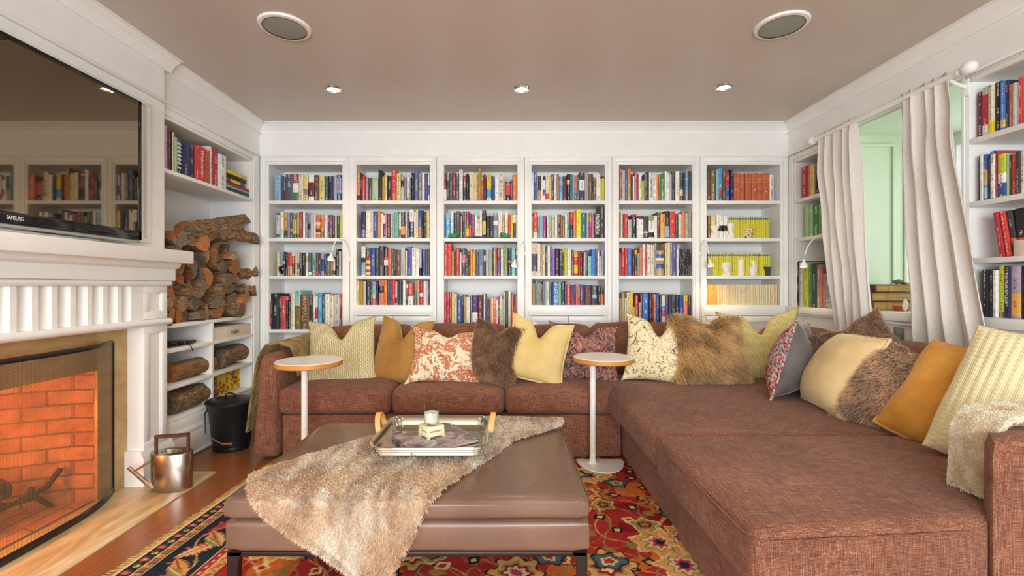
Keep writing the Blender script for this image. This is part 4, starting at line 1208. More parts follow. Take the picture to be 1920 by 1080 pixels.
def fur_object(name, mb, n, length, comb, colf, seed, M_=None, parent=None, label=None, width=.0022, jitter=.5, gain=1.45):
    V = np.array(mb.v)
    P, N = sample_surface(mb.v, mb.f, n, seed)
    FV, Q, T, Cc = fur_blades(P, N, length, np.array(comb, float), colf, seed, width, jitter)
    nb = len(V)
    verts = np.vstack([V, FV])
    me = bpy.data.meshes.new(name)
    faces = [tuple(f) for f in mb.f] + (Q + nb).tolist() + (T + nb).tolist()
    me.from_pydata(verts.tolist(), [], faces)
    at_ = me.color_attributes.new('Col', 'FLOAT_COLOR', 'POINT')
    c0, c1 = colf(V, np.random.RandomState(1))
    cols = np.ones((len(verts), 4)); cols[:nb, :3] = c0 * .9; cols[nb:, :3] = Cc
    cols[:, :3] = np.clip(cols[:, :3] * gain, 0, .95)
    at_.data.foreach_set('color', cols.ravel())
    me.materials.append(M['fur'])
    me.polygons.foreach_set('use_smooth', [True] * len(me.polygons))
    o = link(bpy.data.objects.new(name, me))
    if M_ is not None: o.matrix_world = M_; WM[o.name] = M_.copy()
    if parent is not None: o.parent = parent
    return o
def fbm(P, s, seed=0):
    return np.array([noise.fractal(Vector((p[0] * s + seed, p[1] * s, p[2] * s)), .6, 2.0, 4) for p in P])
def fur_cols(dark, light, s, seed, tip=None, thr=0.0):
    d, l = np.array(rgb(dark)), np.array(rgb(light)); t = np.array(rgb(tip)) if tip else l
    def f(P, r):
        q = np.clip(fbm(P, s, seed) * .9 + .5 + r.normal(0, .16, len(P)), 0, 1)[:, None]
        c = d * (1 - q) + l * q
        return c * .85, np.clip(c * .6 + t * .5, 0, 1)
    return f

# ------------------------------------------------------------------ sectional sofa
SF = M['sofa']
sofa = thing('sectional_sofa', 'large brown linen corner sofa with deep chaise facing the fireplace', 'sofa', (.4, 3.4, 0))
def sp(name, mb, smooth=50): return obj(name, mb, SF, sofa, smooth=smooth)
# bases with hanging skirt
b = MB()
b.rbox(-1.46, .79, 3.0, 3.88, .012, .30, .02, 6, wr=.004, seed=1)
sp('base', b)
def shear(b):
    b.v = [(x, y + .09 * max(0, x - .70) * max(0, min(1, (2.06 - y) / .76)), z) for x, y, z in b.v]; return b
b = MB(); b.rbox(.80, 2.40, 2.06, 3.88, .012, .30, .02, 6, wr=.004, seed=2); b.rbox(.785, 2.40, 1.29, 2.06, .012, .30, .02, 6, wr=.004, seed=3)
shear(b); b.v = [(min(x, 1.368 + .95 * (max(y, 1.285) - 1.285)) if y < 1.46 else x, y, z) for x, y, z in b.v]
sp('base', b)
# left arm, flaring to the floor
b = MB(); b.rbox(-1.60, -1.47, 2.96, 3.86, .012, .70, .055, 10, wr=.004, seed=4)
b.v = [(x - (.70 - z) * .07 if x < -1.53 else x, y, z) for x, y, z in b.v]
sp('arm', b)
# right arm, across the near end of the chaise
b = MB(); b.rbox(1.378, 2.38, 1.283, 1.44, .012, .716, .045, 10, wr=.003, seed=5)
b.v = [(x + .92 * (y - 1.283) if x < 1.7 else x, y, z) for x, y, z in b.v]
sp('arm', b)
# seat cushions
def seat(x0, x1, y0, y1, z0=.30, z1=.475, seed=0, bulge=.025, r=.045, wr=.006, n=16):
    b = MB(); b.rbox(x0, x1, y0, y1, z0, z1, r, n, bulge, .008, wr, seed)
    o = sp('seat_cushion', b)
    pts = []
    rr = r * .9
    for cx_, cy_, a0 in ((x1 - rr, y1 - rr, 0), (x0 + rr, y1 - rr, 90), (x0 + rr, y0 + rr, 180), (x1 - rr, y0 + rr, 270)):
        for k in range(4):
            a = math.radians(a0 + 30 * k); pts.append((cx_ + (rr + .004) * math.cos(a), cy_ + (rr + .004) * math.sin(a), z1 - r * .75))
    return o
seat(-1.478, -.735, 2.965, 3.60, seed=11); seat(-.728, .012, 2.965, 3.60, seed=12); seat(.018, .762, 2.965, 3.60, seed=13)
seat(.70, 2.06, 2.045, 3.60, seed=14, bulge=.012, n=22, wr=.007)
# front chaise cushion, cut around the arm
b = MB(); b.rbox(.695, 2.06, 1.245, 2.062, .283, .478, .036, 34, .012, .006, .006, 15)
shear(b)
b.v = [(min(x, 1.379 + .95 * (max(y, 1.285) - 1.285)) if y < 1.46 else x, y, z) for x, y, z in b.v]
sp('seat_cushion', b)
# seam lines along the chaise edge
b = MB()
b.tube([(.690, 2.0, .447), (.688, 1.7, .447), (.690, 1.30, .447), (.70, 1.255, .447), (.74, 1.241, .447), (1.05, 1.238, .447), (1.34, 1.239, .447)], .0035, 6)
sp('seam', shear(b))
# back frames
sp('back_frame', MB().rbox(-1.55, 2.42, 3.74, 3.90, .012, .70, .03, 8, wr=.003, seed=21))
sp('back_frame', MB().rbox(2.26, 2.42, 1.44, 3.80, .012, .70, .03, 8, wr=.003, seed=22))
def backc(x0, x1, y0, y1, z1, seed, lean=(0, 0)):
    b = MB(); b.rbox(x0, x1, y0, y1, .46, z1, .075, 12, .012, .02, .014, seed)
    b.v = [(x + lean[0] * (z - .46), y + lean[1] * (z - .46), z) for x, y, z in b.v]
    sp('back_cushion', b)
backc(-1.46, -.72, 3.47, 3.68, .825, 31, (0, .3)); backc(-.725, .035, 3.47, 3.68, .83, 32, (0, .3)); backc(.03, .73, 3.47, 3.68, .825, 33, (0, .3)); backc(.72, 1.72, 3.46, 3.68, .845, 34, (0, .3))
backc(1.90, 2.14, 2.98, 3.66, .835, 35, (.45, 0)); backc(1.90, 2.14, 2.26, 2.99, .835, 36, (.45, 0)); backc(1.90, 2.14, 1.52, 2.27, .835, 37, (.45, 0))

# ------------------------------------------------------------------ scatter cushions
def pillow_mb(W, Hh, T, n=30, pull=.07, chop=0.0, seed=0, wr=.006, disp=None, ear=.0):
    b = MB(); r = random.Random(seed)
    us = [math.sin(PI / 2 * (2 * k / n - 1)) * .55 + (2 * k / n - 1) * .45 for k in range(n + 1)]
    idx = {}
    def pos(u, v, s):
        x = W / 2 * u * (1 - pull * (1 - v * v)); z = Hh / 2 * v * (1 - pull * (1 - u * u))
        x *= 1 + ear * (abs(u) * abs(v)) ** 6; z *= 1 + ear * (abs(u) * abs(v)) ** 6
        th = T / 2 * (max(0, (1 - abs(u) ** 2.4)) * max(0, (1 - abs(v) ** 2.4))) ** .55
        th *= 1 + .12 * (-v)                          # filling settles
        y = s * th
        if chop:
            w_ = math.exp(-(u / .30) ** 2) * max(0, (v + .35) / 1.35) ** 2
            z -= chop * w_
            x -= chop * .35 * u * math.exp(-(u / .8) ** 2) * max(0, v) ** 2
        nv = noise.noise_vector(Vector((x * 5 + seed, z * 5, s * 2)))
        nv2 = noise.noise_vector(Vector((x * 16 + seed, z * 16, s * 2)))
        ed = 1 - max(abs(u), abs(v)) ** 6
        y += (nv.y * wr * 1.6 + nv2.y * wr * .6) * ed
        x += nv.x * wr * 1.2; z += nv.z * wr * 1.2
        if disp: y += s * disp(x, z) * ed
        return (x, y, z + Hh / 2)
    for s in (-1, 1):
        for i, v in enumerate(us):
            for j, u in enumerate(us):
                edge = i in (0, n) or j in (0, n)
                key = (i, j, 0 if edge else s)
                if key not in idx:
                    idx[key] = len(b.v); b.v.append(pos(u, v, 0 if edge else s))
        for i in range(n):
            for j in range(n):
                q = [idx[(a, c, 0 if (a in (0, n) or c in (0, n)) else s)] for a, c in ((i, j), (i, j + 1), (i + 1, j + 1), (i + 1, j))]
                if s > 0: q = q[::-1]
                b.f.append(tuple(q)); b.mi.append(0 if s < 0 else 1)
    edge_pts = [b.v[idx[(0, j, 0)]] for j in range(n)] + [b.v[idx[(i, n, 0)]] for i in range(n)] + [b.v[idx[(n, j, 0)]] for j in range(n, 0, -1)] + [b.v[idx[(i, 0, 0)]] for i in range(n, 0, -1)]
    return b, edge_pts
def pmatrix(loc, yaw, lean, roll):
    return Matrix.Translation(Vector(loc)) @ RZ(math.radians(yaw)) @ RX(math.radians(-lean)) @ RY(math.radians(roll))
def pillow(label, px, pyb, D, W, Hh, T, yaw=0, lean=18, roll=0, mats=None, chop=.08, seed=0, piping=None, pull=.07, fur=None, n=30, wr=.006, disp=None, ear=0.0, name='throw_pillow', lift=0.0):
    """px,pyb: where the middle of the lower edge shows at depth D"""
    loc = at(px, pyb, D); loc.z += lift
    Mx = pmatrix(loc, yaw, lean, roll)
    mb, ep = pillow_mb(W, Hh, T, n, pull, chop, seed, wr, disp, ear)
    if fur:
        o = fur_object(name, mb, fur['n'], fur['len'], fur.get('comb', (0, 0, -.5)), fur['col'], seed, Mx, width=fur.get('w', .002), jitter=fur.get('j', .5))
    else:
        ms = mats if isinstance(mats, (list, tuple)) else [mats, mats]
        me = mesh(name, mb, list(ms), 180)
        o = link(bpy.data.objects.new(name, me)); o.matrix_world = Mx; WM[o.name] = Mx.copy()
    if piping:
        pb = MB().tube(ep, .0075, 8, closed=True)
        obj('piping', pb, piping, o, local=True)
    return tag(o, label, 'pillow', 'scatter cushions on the corner sofa')

def chunky(x, z):
    a = x * PI / .027
    row = math.floor(x / .027)
    return .008 * abs(math.sin(a)) * (.35 + .65 * abs(math.sin(z * PI / .022 + row * 1.57)))
pillow('olive and cream knitted cushion behind the stone-topped side table at the sofa\'s fireplace end', 640, 727, 3.22, .50, .50, .17, 3, 20, -5, M['knit_olive'], .14, 51, ear=.06)
pillow('tan velvet cushion between the olive knitted cushion and the faded orange patterned one', 738, 719, 3.24, .42, .47, .17, -16, 20, 4, M['velvet_tan'], .16, 52, M['velvet_tan'], ear=.05)
pillow('faded orange and cream patterned cushion leaning on the tan velvet cushion', 832, 720, 3.12, .50, .40, .16, 5, 26, 4, [M['kilim_orange'], M['gray_back']], .05, 53, ear=.12)
pillow('dark brown fur cushion between orange patterned cushion and cream velvet cushion', 912, 718, 3.14, .38, .43, .17, -18, 20, 9, None, .07, 54, fur=dict(n=26000, len=.026, comb=(.2, -.1, -.5), col=fur_cols('#785c44', '#ae8e72', 8, 3, '#b89c82')), ear=.05)
pillow('plain cream velvet cushion tilted on the middle of the sofa', 992, 716, 3.10, .43, .44, .17, -4, 20, 13, M['velvet_cream'], .12, 55, M['velvet_cream'], ear=.06)
pillow('dark floral cushion behind the white-topped side table', 1096, 718, 3.22, .50, .43, .17, 4, 22, 5, [M['kilim_dark'], M['gray_back']], .08, 56, ear=.09)
pillow('cream floral printed cushion next to the golden fur cushion', 1232, 718, 3.16, .46, .47, .17, -10, 20, 5, [M['floral_cream'], M['gray_back']], .13, 57, ear=.09)
pillow('golden fox fur cushion in the corner of the sofa', 1334, 720, 3.12, .49, .47, .21, 4, 20, 3, None, .13, 58, fur=dict(n=36000, len=.055, comb=(.25, -.15, -.5), col=fur_cols('#7c5628', '#d4b07c', 6, 7, '#ecd8b0'), w=.0022), ear=.08)
pillow('pale yellow knitted cushion with pointed corners in the sofa corner', 1442, 715, 3.26, .52, .50, .16, -16, 16, -5, M['knit_yellow'], .15, 59, ear=.16)
pillow('red patterned cushion with plain grey back, standing on edge', 1462, 746, 2.80, .46, .46, .22, 47, -14, 6, [M['gray_back'], M['kilim_red']], .06, 60, M['kilim_red'], ear=.04, lift=.02)
pillow('pale velvet cushion with ribbed seam beside the grey-backed cushion', 1538, 768, 2.50, .45, .46, .25, -100, 26, 0, M['velvet_pale'], .0, 61, M['velvet_pale'], ear=.03, pull=.04)
pillow('brown fur cushion standing behind the larger brown fur cushion', 1654, 752, 2.42, .38, .40, .14, -50, 18, -32, None, .03, 62, fur=dict(n=22000, len=.024, comb=(.1, -.1, -.5), col=fur_cols('#7e6450', '#b49880', 9, 5, '#c4ae9a')), ear=.08, lift=.06)
pillow('large mottled brown fur cushion in front of the other brown fur cushion', 1662, 812, 2.15, .46, .45, .24, -58, 28, 10, None, .04, 63, fur=dict(n=40000, len=.030, comb=(-.2, -.1, -.6), col=fur_cols('#76583e', '#bf9e80', 9, 8, '#d8c4b0')), ear=.02, pull=.04)
pillow('golden velvet cushion slumped against the cream chunky knit cushion', 1754, 852, 1.92, .47, .48, .26, -54, 32, 20, M['velvet_gold'], .0, 64, M['velvet_gold'], ear=.0, pull=.0, wr=.012, lift=.012)
pillow('cream chunky knitted cushion against the near arm of the sofa', 1922, 914, 1.595, .56, .57, .22, -46, 30, 16, M['knit_cream'], .0, 65, n=120, disp=chunky, ear=.0, pull=.0, lift=.005)
pillow('small dark olive cushion tucked in the sofa corner behind the side table pole', 566, 727, 3.36, .30, .26, .14, 20, 25, 0, M['olive'], .02, 66)

# ------------------------------------------------------------------ ottoman
OX0, OX1, OY0, OY1 = -.925, .29, 1.49, 2.345
ot = thing('ottoman', 'large brown leather ottoman on dark metal legs in front of the sofa', 'ottoman', ((OX0 + OX1) / 2, (OY0 + OY1) / 2, 0))
b = MB(); b.rbox(OX0, OX1, OY0, OY1, .378, .447, .02, 22, .006, .004, .003, 71); obj('top_cushion', b, M['leather'], ot, 60)
b = MB(); b.rbox(OX0 + .004, OX1 + .004, OY0 + .003, OY1 - .003, .268, .376, .022, 14, 0, .004, .002, 72); obj('body', b, M['leather'], ot, 60)
b = MB()
for yy in (OY0 - .001, ): b.tube([(OX0 + .03, yy - .003, .434), (OX1 - .03, yy - .003, .434)], .0024, 6)
b.tube([(OX0 - .002, OY0 + .03, .434), (OX0 - .002, OY1 - .03, .434)], .0024, 6); b.tube([(OX1 + .002, OY0 + .03, .434), (OX1 + .002, OY1 - .03, .434)], .0024, 6)
obj('seam', b, M['leather'], ot)
b = MB(); b.box(OX0 + .012, OX1 - .008, OY0 + .012, OY1 - .012, .252, .269, 0, .003); obj('frame', b, M['darkmetal'], ot)
for sx, x in ((1, OX0 + .012), (-1, OX1 - .008)):
    for sy, y in ((1, OY0 + .012), (-1, OY1 - .012)):
        b = MB()
        vs = []
        for z, w1 in ((.268, .05), (.235, .036), (0, .026)):
            vs += [(x, y, z), (x + sx * w1, y, z), (x + sx * w1, y + sy * w1 * .8, z), (x, y + sy * w1 * .8, z)]
        fs = [(0, 1, 2, 3), (11, 10, 9, 8)]
        for i in range(2):
            for k in range(4): fs.append((i * 4 + k, i * 4 + (k + 1) % 4, i * 4 + 4 + (k + 1) % 4, i * 4 + 4 + k))
        b.add(vs, fs); bm = bmesh.new()
        obj('leg', b, M['darkmetal'], ot, 30)

# fur throw over the ottoman: outline followed on the top and down the front
ZTOP = .457
def on_top(px, py):
    D = F * (H - ZTOP) / (py - CY)
    if D >= OY0 - .008: return Vector(((px - CX) * D / F, D, ZTOP))
    Df = OY0 - .018
    return Vector(((px - CX) * Df / F, Df, zat(py, Df)))
left = [(1052, 787), (925, 785), (840, 788), (735, 806), (650, 832), (560, 860), (470, 888), (464, 908), (470, 936), (492, 965), (545, 1004), (600, 1032), (650, 1070), (685, 1100)]
rightp = [(1056, 790), (1050, 800), (1005, 814), (960, 828), (925, 856), (905, 868), (868, 892), (832, 918), (806, 945), (790, 972), (775, 1005), (757, 1040), (735, 1075), (712, 1104)]
def resample(pl, n):
    P = [Vector((p[0], p[1], 0)) for p in pl]; L = [0]
    for a, c in zip(P, P[1:]): L.append(L[-1] + (c - a).length)
    out = []
    for k in range(n + 1):
        t = L[-1] * k / n; i = max(j for j in range(len(L)) if L[j] <= t + 1e-9); i = min(i, len(P) - 2)
        out.append(P[i].lerp(P[i + 1], (t - L[i]) / max(1e-9, L[i + 1] - L[i])))
    return out
NT_, NW = 90, 40
A_, B_ = resample(left, NT_), resample(rightp, NT_)
b = MB()
def throw_p(i, j, off):
    p = A_[i].lerp(B_[i], j / NW)
    q = on_top(p.x, p.y)
    e = min(j, NW - j) / NW
    h_ = off * min(1, .25 + e * 10)
    wv = .006 * noise.noise(Vector((p.x * .03, p.y * .03, 0))) + .010 * max(0, noise.noise(Vector((p.x * .02 - p.y * .008, p.y * .01, 4))))
    if q.y > OY0: q.z += h_ + wv
    else: q.y -= h_ * 1.0 + wv + .006 * math.sin(j * .55) * min(1, (ZTOP - q.z) * 6); 
    return q
for i in range(NT_ + 1):
    for j in range(NW + 1): b.v.append(tuple(throw_p(i, j, .012)))
o_ = len(b.v)
for i in range(NT_ + 1):
    for j in range(NW + 1): b.v.append(tuple(throw_p(i, j, 0)))
W1 = NW + 1
for i in range(NT_):
    for j in range(NW):
        b.f.append((i * W1 + j, (i + 1) * W1 + j, (i + 1) * W1 + j + 1, i * W1 + j + 1))
bt = [(o_ + i * W1 + j, o_ + i * W1 + j + 1, o_ + (i + 1) * W1 + j + 1, o_ + (i + 1) * W1 + j) for i in range(NT_) for j in range(NW)]
for i in range(NT_):
    b.f.append((o_ + i * W1, o_ + (i + 1) * W1, (i + 1) * W1, i * W1))
    b.f.append((i * W1 + NW, (i + 1) * W1 + NW, o_ + (i + 1) * W1 + NW, o_ + i * W1 + NW))
for j in range(NW):
    b.f.append((j, j + 1, o_ + j + 1, o_ + j)); b.f.append((NT_ * W1 + j + 1, NT_ * W1 + j, o_ + NT_ * W1 + j, o_ + NT_ * W1 + j + 1))
def throw_cols(P, r):
    q = np.clip(fbm(P * np.array([1.6, .5, .5]), 8, 2) * .8 + .55 + r.normal(0, .16, len(P)), 0, 1)[:, None]
    a, l, g = np.array(rgb('#bca896')), np.array(rgb('#ece0d0')), np.array(rgb('#d2b48e'))
    c = a * (1 - q) + l * q
    m = np.clip(fbm(P, 3.2, 9) * 1.8 - .3, 0, .42)[:, None]
    c = c * (1 - m) + g * m
    return c * .85, np.clip(c * 1.12, 0, 1)
th = fur_object('fur_throw', b, 90000, .012, (-.1, -.45, -.2), throw_cols, 81, width=.0016, jitter=.4, gain=1.28)
tag(th, 'pale grey and honey fur throw spread over the leather ottoman', 'throw')

# fur throw over the left sofa arm
def arm_throw(name, label, path, y0, y1, n, seed, cols, skew=0.0, length=.014):
    b = MB(); P = resample([(p[0] * 1000, p[1] * 1000) for p in path], 40); nw = 24
    for k in (0, 1):
        for i, p in enumerate(P):
            for j in range(nw + 1):
                y = y0 + (y1 - y0) * j / nw + skew * i / 40
                t = P[min(40, i + 1)] - P[max(0, i - 1)]; nn = Vector((-t.y, t.x, 0)).normalized()
                wv = .006 * noise.noise(Vector((p.x * .008, y * 9, p.y * .008 + seed)))
                off = (.014 if k == 0 else 0) + wv
                b.v.append(((p.x) / 1000 - nn.x * off * -1, y, p.y / 1000 + nn.y * off))
    W1 = nw + 1; o_ = 41 * W1
    for i in range(40):
        for j in range(nw):
            b.f.append((i * W1 + j, i * W1 + j + 1, (i + 1) * W1 + j + 1, (i + 1) * W1 + j))
        b.f.append((i * W1, (i + 1) * W1, o_ + (i + 1) * W1, o_ + i * W1)); b.f.append((i * W1 + nw, o_ + i * W1 + nw, o_ + (i + 1) * W1 + nw, (i + 1) * W1 + nw))
    for j in range(nw):
        b.f.append((j, o_ + j, o_ + j + 1, j + 1)); b.f.append((40 * W1 + j, 40 * W1 + j + 1, o_ + 40 * W1 + j + 1, o_ + 40 * W1 + j))
    o = fur_object(name, b, n, length, (0, 0, -.5), cols, seed, width=.0018)
    return tag(o, label, 'throw')
arm_throw('fur_throw', 'brown and gold fur throw hanging over the sofa arm beside the ash bucket',
          [(-1.745, .15), (-1.70, .45), (-1.665, .66), (-1.62, .735), (-1.54, .755), (-1.455, .735), (-1.425, .66), (-1.40, .54)], 3.10, 3.62, 26000, 83, fur_cols('#8a7650', '#c4ac7e', 7, 2, '#dcc68c'))
arm_throw('fur_throw', 'cream fur throw draped over the near arm behind the chunky knit cushion',
          [(1.485, .50), (1.49, .69), (1.53, .740), (1.62, .752), (1.8, .754), (2.2, .752)], 1.36, 1.50, 22000, 84, fur_cols('#c8b69a', '#f2e8d4', 9, 6, '#f6f0e2'), length=.016)
# ------------------------------------------------------------------ rug (pattern woven as colours on a fine grid)
def rug():
    step = .005
    Lx, Ly = 2.75, 2.35
    nx, ny = int(Lx / step), int(Ly / step)
    s = (np.arange(nx + 1) * step)[None, :].repeat(ny + 1, 0)
    t = (np.arange(ny + 1) * step)[:, None].repeat(nx + 1, 1)
    R = np.random.RandomState(4)
    def nz(x, y, sc, seed, octv=3):
        out = np.zeros_like(x); amp = 1; tot = 0
        for o in range(octv):
            G = np.random.RandomState(seed + o * 17).rand(160, 160)
            xx, yy = x * sc * 2 ** o, y * sc * 2 ** o
            xi, yi = np.floor(xx).astype(int), np.floor(yy).astype(int)
            fx, fy = xx - xi, yy - yi; fx = fx * fx * (3 - 2 * fx); fy = fy * fy * (3 - 2 * fy)
            g = lambda a, b_: G[a % 160, b_ % 160]
            v = (g(xi, yi) * (1 - fx) + g(xi + 1, yi) * fx) * (1 - fy) + (g(xi, yi + 1) * (1 - fx) + g(xi + 1, yi + 1) * fx) * fy
            out += v * amp; tot += amp; amp *= .5
        return out / tot - .5
    C = {k: np.array(rgb(v)) for k, v in dict(red='#a8322c', red2='#8a2226', navy='#27303e', tan='#d49a5a', cream='#dfc088', green='#7f7f4e', olive='#9a8a4a', orange='#c8682e', pink='#c8586a', black='#2a2624', rose='#b8405a', teal='#4c6460').items()}
    col = np.zeros((ny + 1, nx + 1, 3)); col[:] = C['red']
    def put(mask, c): col[mask] = C[c]
    # ---- field
    wob = nz(s, t, 6, 1) * .05
    a = nz(s, t, 5, 21, 2)
    put(a > .16, 'orange'); put(a < -.2, 'red2')
    # vines
    for k, (fx, fy, ph, c) in enumerate(((2.2, 5.1, .3, 'tan'), (4.7, 2.3, 1.7, 'olive'), (3.4, -4.2, 2.9, 'green'))):
        v = np.sin((s + wob * 2.2) * 2 * PI * fx * .8 + np.sin(t * 2 * PI * 1.7 + ph) * 2 + t * fy * 3)
        put(np.abs(v) < .07, c)
    # small scattered flowers
    def scatter(x0, x1, cell, rad, petals, rings, seed, jit=.35, prob=1.0):
        r = np.random.RandomState(seed)
        gx = np.arange(x0, x1, cell)
        gy = np.arange(0, Ly, cell)
        for xi, cx in enumerate(gx):
            for yi, cy in enumerate(gy):
                if r.rand() > prob: continue
                px = cx + cell * (.5 * (yi % 2) + r.uniform(-jit, jit)); py = cy + cell * r.uniform(-jit, jit)
                i0, i1 = max(0, int((px - rad * 1.6) / step)), min(nx, int((px + rad * 1.6) / step)) + 1
                j0, j1 = max(0, int((py - rad * 1.6) / step)), min(ny, int((py + rad * 1.6) / step)) + 1
                if i1 <= i0 or j1 <= j0: continue
                if px + rad > x1 or px - rad < x0: continue
                ss, tt = s[j0:j1, i0:i1] - px, t[j0:j1, i0:i1] - py
                an = np.arctan2(tt, ss); d = np.hypot(ss * r.uniform(.75, 1.1), tt) / rad * (1 + .16 * np.cos(an * petals + r.rand() * 6)) + nz(s[j0:j1, i0:i1], t[j0:j1, i0:i1], 30, seed) * .3
                sub = col[j0:j1, i0:i1]
                rg = rings[r.randint(len(rings))]
                for lim, c in rg: sub[d < lim] = C[c]
    FX = .40
    scatter(FX, Lx, .12, .026, 4, [[(1, 'navy'), (.5, 'tan')], [(1, 'cream'), (.5, 'red')], [(1, 'green'), (.5, 'orange')], [(1, 'black'), (.45, 'cream')]], 31)
    scatter(FX, Lx, .34, .095, 8, [[(1.12, 'black'), (1.04, 'tan'), (.74, 'olive'), (.60, 'red2'), (.42, 'cream'), (.24, 'rose')], [(1.1, 'olive'), (1.0, 'orange'), (.8, 'navy'), (.68, 'tan'), (.40, 'red'), (.22, 'green')], [(1.1, 'cream'), (.98, 'tan'), (.66, 'green'), (.56, 'cream'), (.38, 'rose'), (.2, 'navy')]], 35)
    scatter(FX, Lx, .27, .05, 5, [[(1.1, 'cream'), (.95, 'olive'), (.55, 'navy'), (.35, 'orange')], [(1.1, 'navy'), (.9, 'teal'), (.5, 'cream'), (.3, 'red')]], 37, prob=.8)
    # ---- border along the near edge
    put(s < .40, 'navy')
    m = (s > .005) & (s < .062); put(m, 'navy')
    def cells(lo, hi, pitch, fn):
        mk = (s >= lo) & (s < hi); u = (s - (lo + hi) / 2) / ((hi - lo) / 2); q = np.floor(t / pitch).astype(int); v = (t / pitch - q - .5) * 2
        fn(mk, u, v, q)
    def f1(mk, u, v, q):
        d = np.hypot(u * .8, v) * (1 + .15 * np.cos(5 * np.arctan2(v, u)))
        put(mk & (d < .55) & (q % 2 == 0), 'rose'); put(mk & (d < .22) & (q % 2 == 0), 'cream')
        put(mk & (np.hypot(u - .2, v) < .42) & (q % 2 == 1), 'cream'); put(mk & (np.hypot(u - .2, v) < .2) & (q % 2 == 1), 'green')
        put(mk & (np.abs(u + .0 + .5 * np.sin(v * PI)) < .07), 'green')
    cells(.005, .062, .045, f1)
    put((s > .062) & (s < .068), 'cream')
    def f2(mk, u, v, q):
        put(mk, 'green'); put(mk & (q % 2 == 0), 'tan'); d = np.hypot(u, v); put(mk & (d < .45), 'rose'); put(mk & (np.abs(v) > .86), 'navy')
    cells(.070, .100, .032, f2)
    put((s > .100) & (s < .106), 'cream'); put((s > .106) & (s < .114), 'navy')
    # main border: big serrated leaves and rosettes on navy
    def leaf(cx, cy, ang, L, wd, c1, c2, vein):
        ca, sa = math.cos(ang), math.sin(ang)
        x = (s - cx) * ca + (t - cy) * sa; y = -(s - cx) * sa + (t - cy) * ca
        q = x / L
        prof = wd * np.sin(np.clip(q, 0, 1) * PI) ** .8 * (1 + .16 * np.sign(np.sin(q * 60)))
        mk = (q > 0) & (q < 1) & (s > .116) & (s < .30)
        put(mk & (np.abs(y) < prof), c1); put(mk & (np.abs(y) < prof * .62), c2); put(mk & (np.abs(y) < .0035), vein)
    k = 0; y = -.05
    while y < Ly:
        leaf(.145, y, .9, .20, .034, 'tan' if k % 2 else 'rose', 'cream' if k % 2 else 'red', 'rose' if k % 2 else 'pink')
        leaf(.285, y + .10, 2.4, .17, .030, 'cream' if k % 2 else 'tan', 'tan', 'red2')
        leaf(.17, y + .16, -.5, .12, .02, 'olive', 'green', 'cream')
        k += 1; y += .215
    vv = np.abs((s - .21) - .06 * np.sin(t * 2 * PI / .43)); put((vv < .004) & (s > .116) & (s < .30), 'tan')
    def f3(mk, u, v, q):
        d = np.hypot(u * 1.0, v * 1.0) * (1 + .15 * np.cos(6 * np.arctan2(v, u)))
        put(mk & (d < .2) & (q % 2 == 0), 'rose'); put(mk & (d < .09) & (q % 2 == 0), 'cream'); put(mk & (np.hypot(u - .5, v) < .13), 'green'); put(mk & (np.hypot(u + .6, v + .4) < .12), 'pink')
    cells(.116, .30, .107, f3)
    put((s > .300) & (s < .306), 'cream'); put((s > .306) & (s < .312), 'navy')
    def f4(mk, u, v, q):
        put(mk, 'red'); put(mk & (np.abs(np.abs(u) - np.abs(v)) < .22), 'rose'); put(mk & (np.hypot(u, v) < .35), 'cream'); put(mk & (np.hypot(u, v) < .18), 'green')
    cells(.312, .345, .04, f4)
    put((s > .345) & (s < .350), 'cream')
    def f5(mk, u, v, q):
        put(mk, 'tan'); put(mk & (np.abs(u - .7 * np.sin(v * PI)) < .25), 'green'); put(mk & (np.hypot(u, v) < .4), 'rose')
    cells(.350, .392, .06, f5)
    put((s > .392) & (s < .40), 'navy')
    # wool variation
    col *= (1 + nz(s, t, 90, 5, 1)[..., None] * .35 + nz(t, s, 7, 8, 2)[..., None] * .25)
    col = np.clip(col, 0, 1)
    ang = math.radians(-3.4)
    ox, oy = -1.585, .88
    hgt = .010 + nz(s, t, 60, 3, 1) * .0015
    X = ox + s * math.cos(ang) - t * math.sin(ang); Y = oy + s * math.sin(ang) + t * math.cos(ang)
    V = np.stack([X, Y, hgt], -1).reshape(-1, 3)
    W1 = nx + 1
    j, i = np.meshgrid(np.arange(ny), np.arange(nx), indexing='ij'); q = (j * W1 + i).ravel()
    Fq = np.stack([q, q + 1, q + 1 + W1, q + W1], 1)
    n0 = len(V)
    me = bpy.data.meshes.new('pile')
    me.vertices.add(n0); me.vertices.foreach_set('co', V.ravel())
    me.loops.add(Fq.size); me.loops.foreach_set('vertex_index', Fq.ravel().astype(np.int32))
    me.polygons.add(len(Fq)); me.polygons.foreach_set('loop_start', (np.arange(len(Fq)) * 4).astype(np.int32)); me.polygons.foreach_set('loop_total', np.full(len(Fq), 4, np.int32))
    me.polygons.foreach_set('use_smooth', np.ones(len(Fq), bool))
    me.update(calc_edges=True); me.validate()
    ca = me.color_attributes.new('Col', 'FLOAT_COLOR', 'POINT')
    ca.data.foreach_set('color', np.concatenate([col.reshape(-1, 3), np.ones((n0, 1))], 1).ravel())
    me.materials.append(M['rug'])
    t_ = thing('rug', 'red and navy oriental rug with floral border under ottoman and sofa', 'rug', (0, 0, 0))
    o = link(bpy.data.objects.new('pile', me)); o.parent = t_
    # fringe strands along the near edge
    r = random.Random(9); b = MB(); n = 620
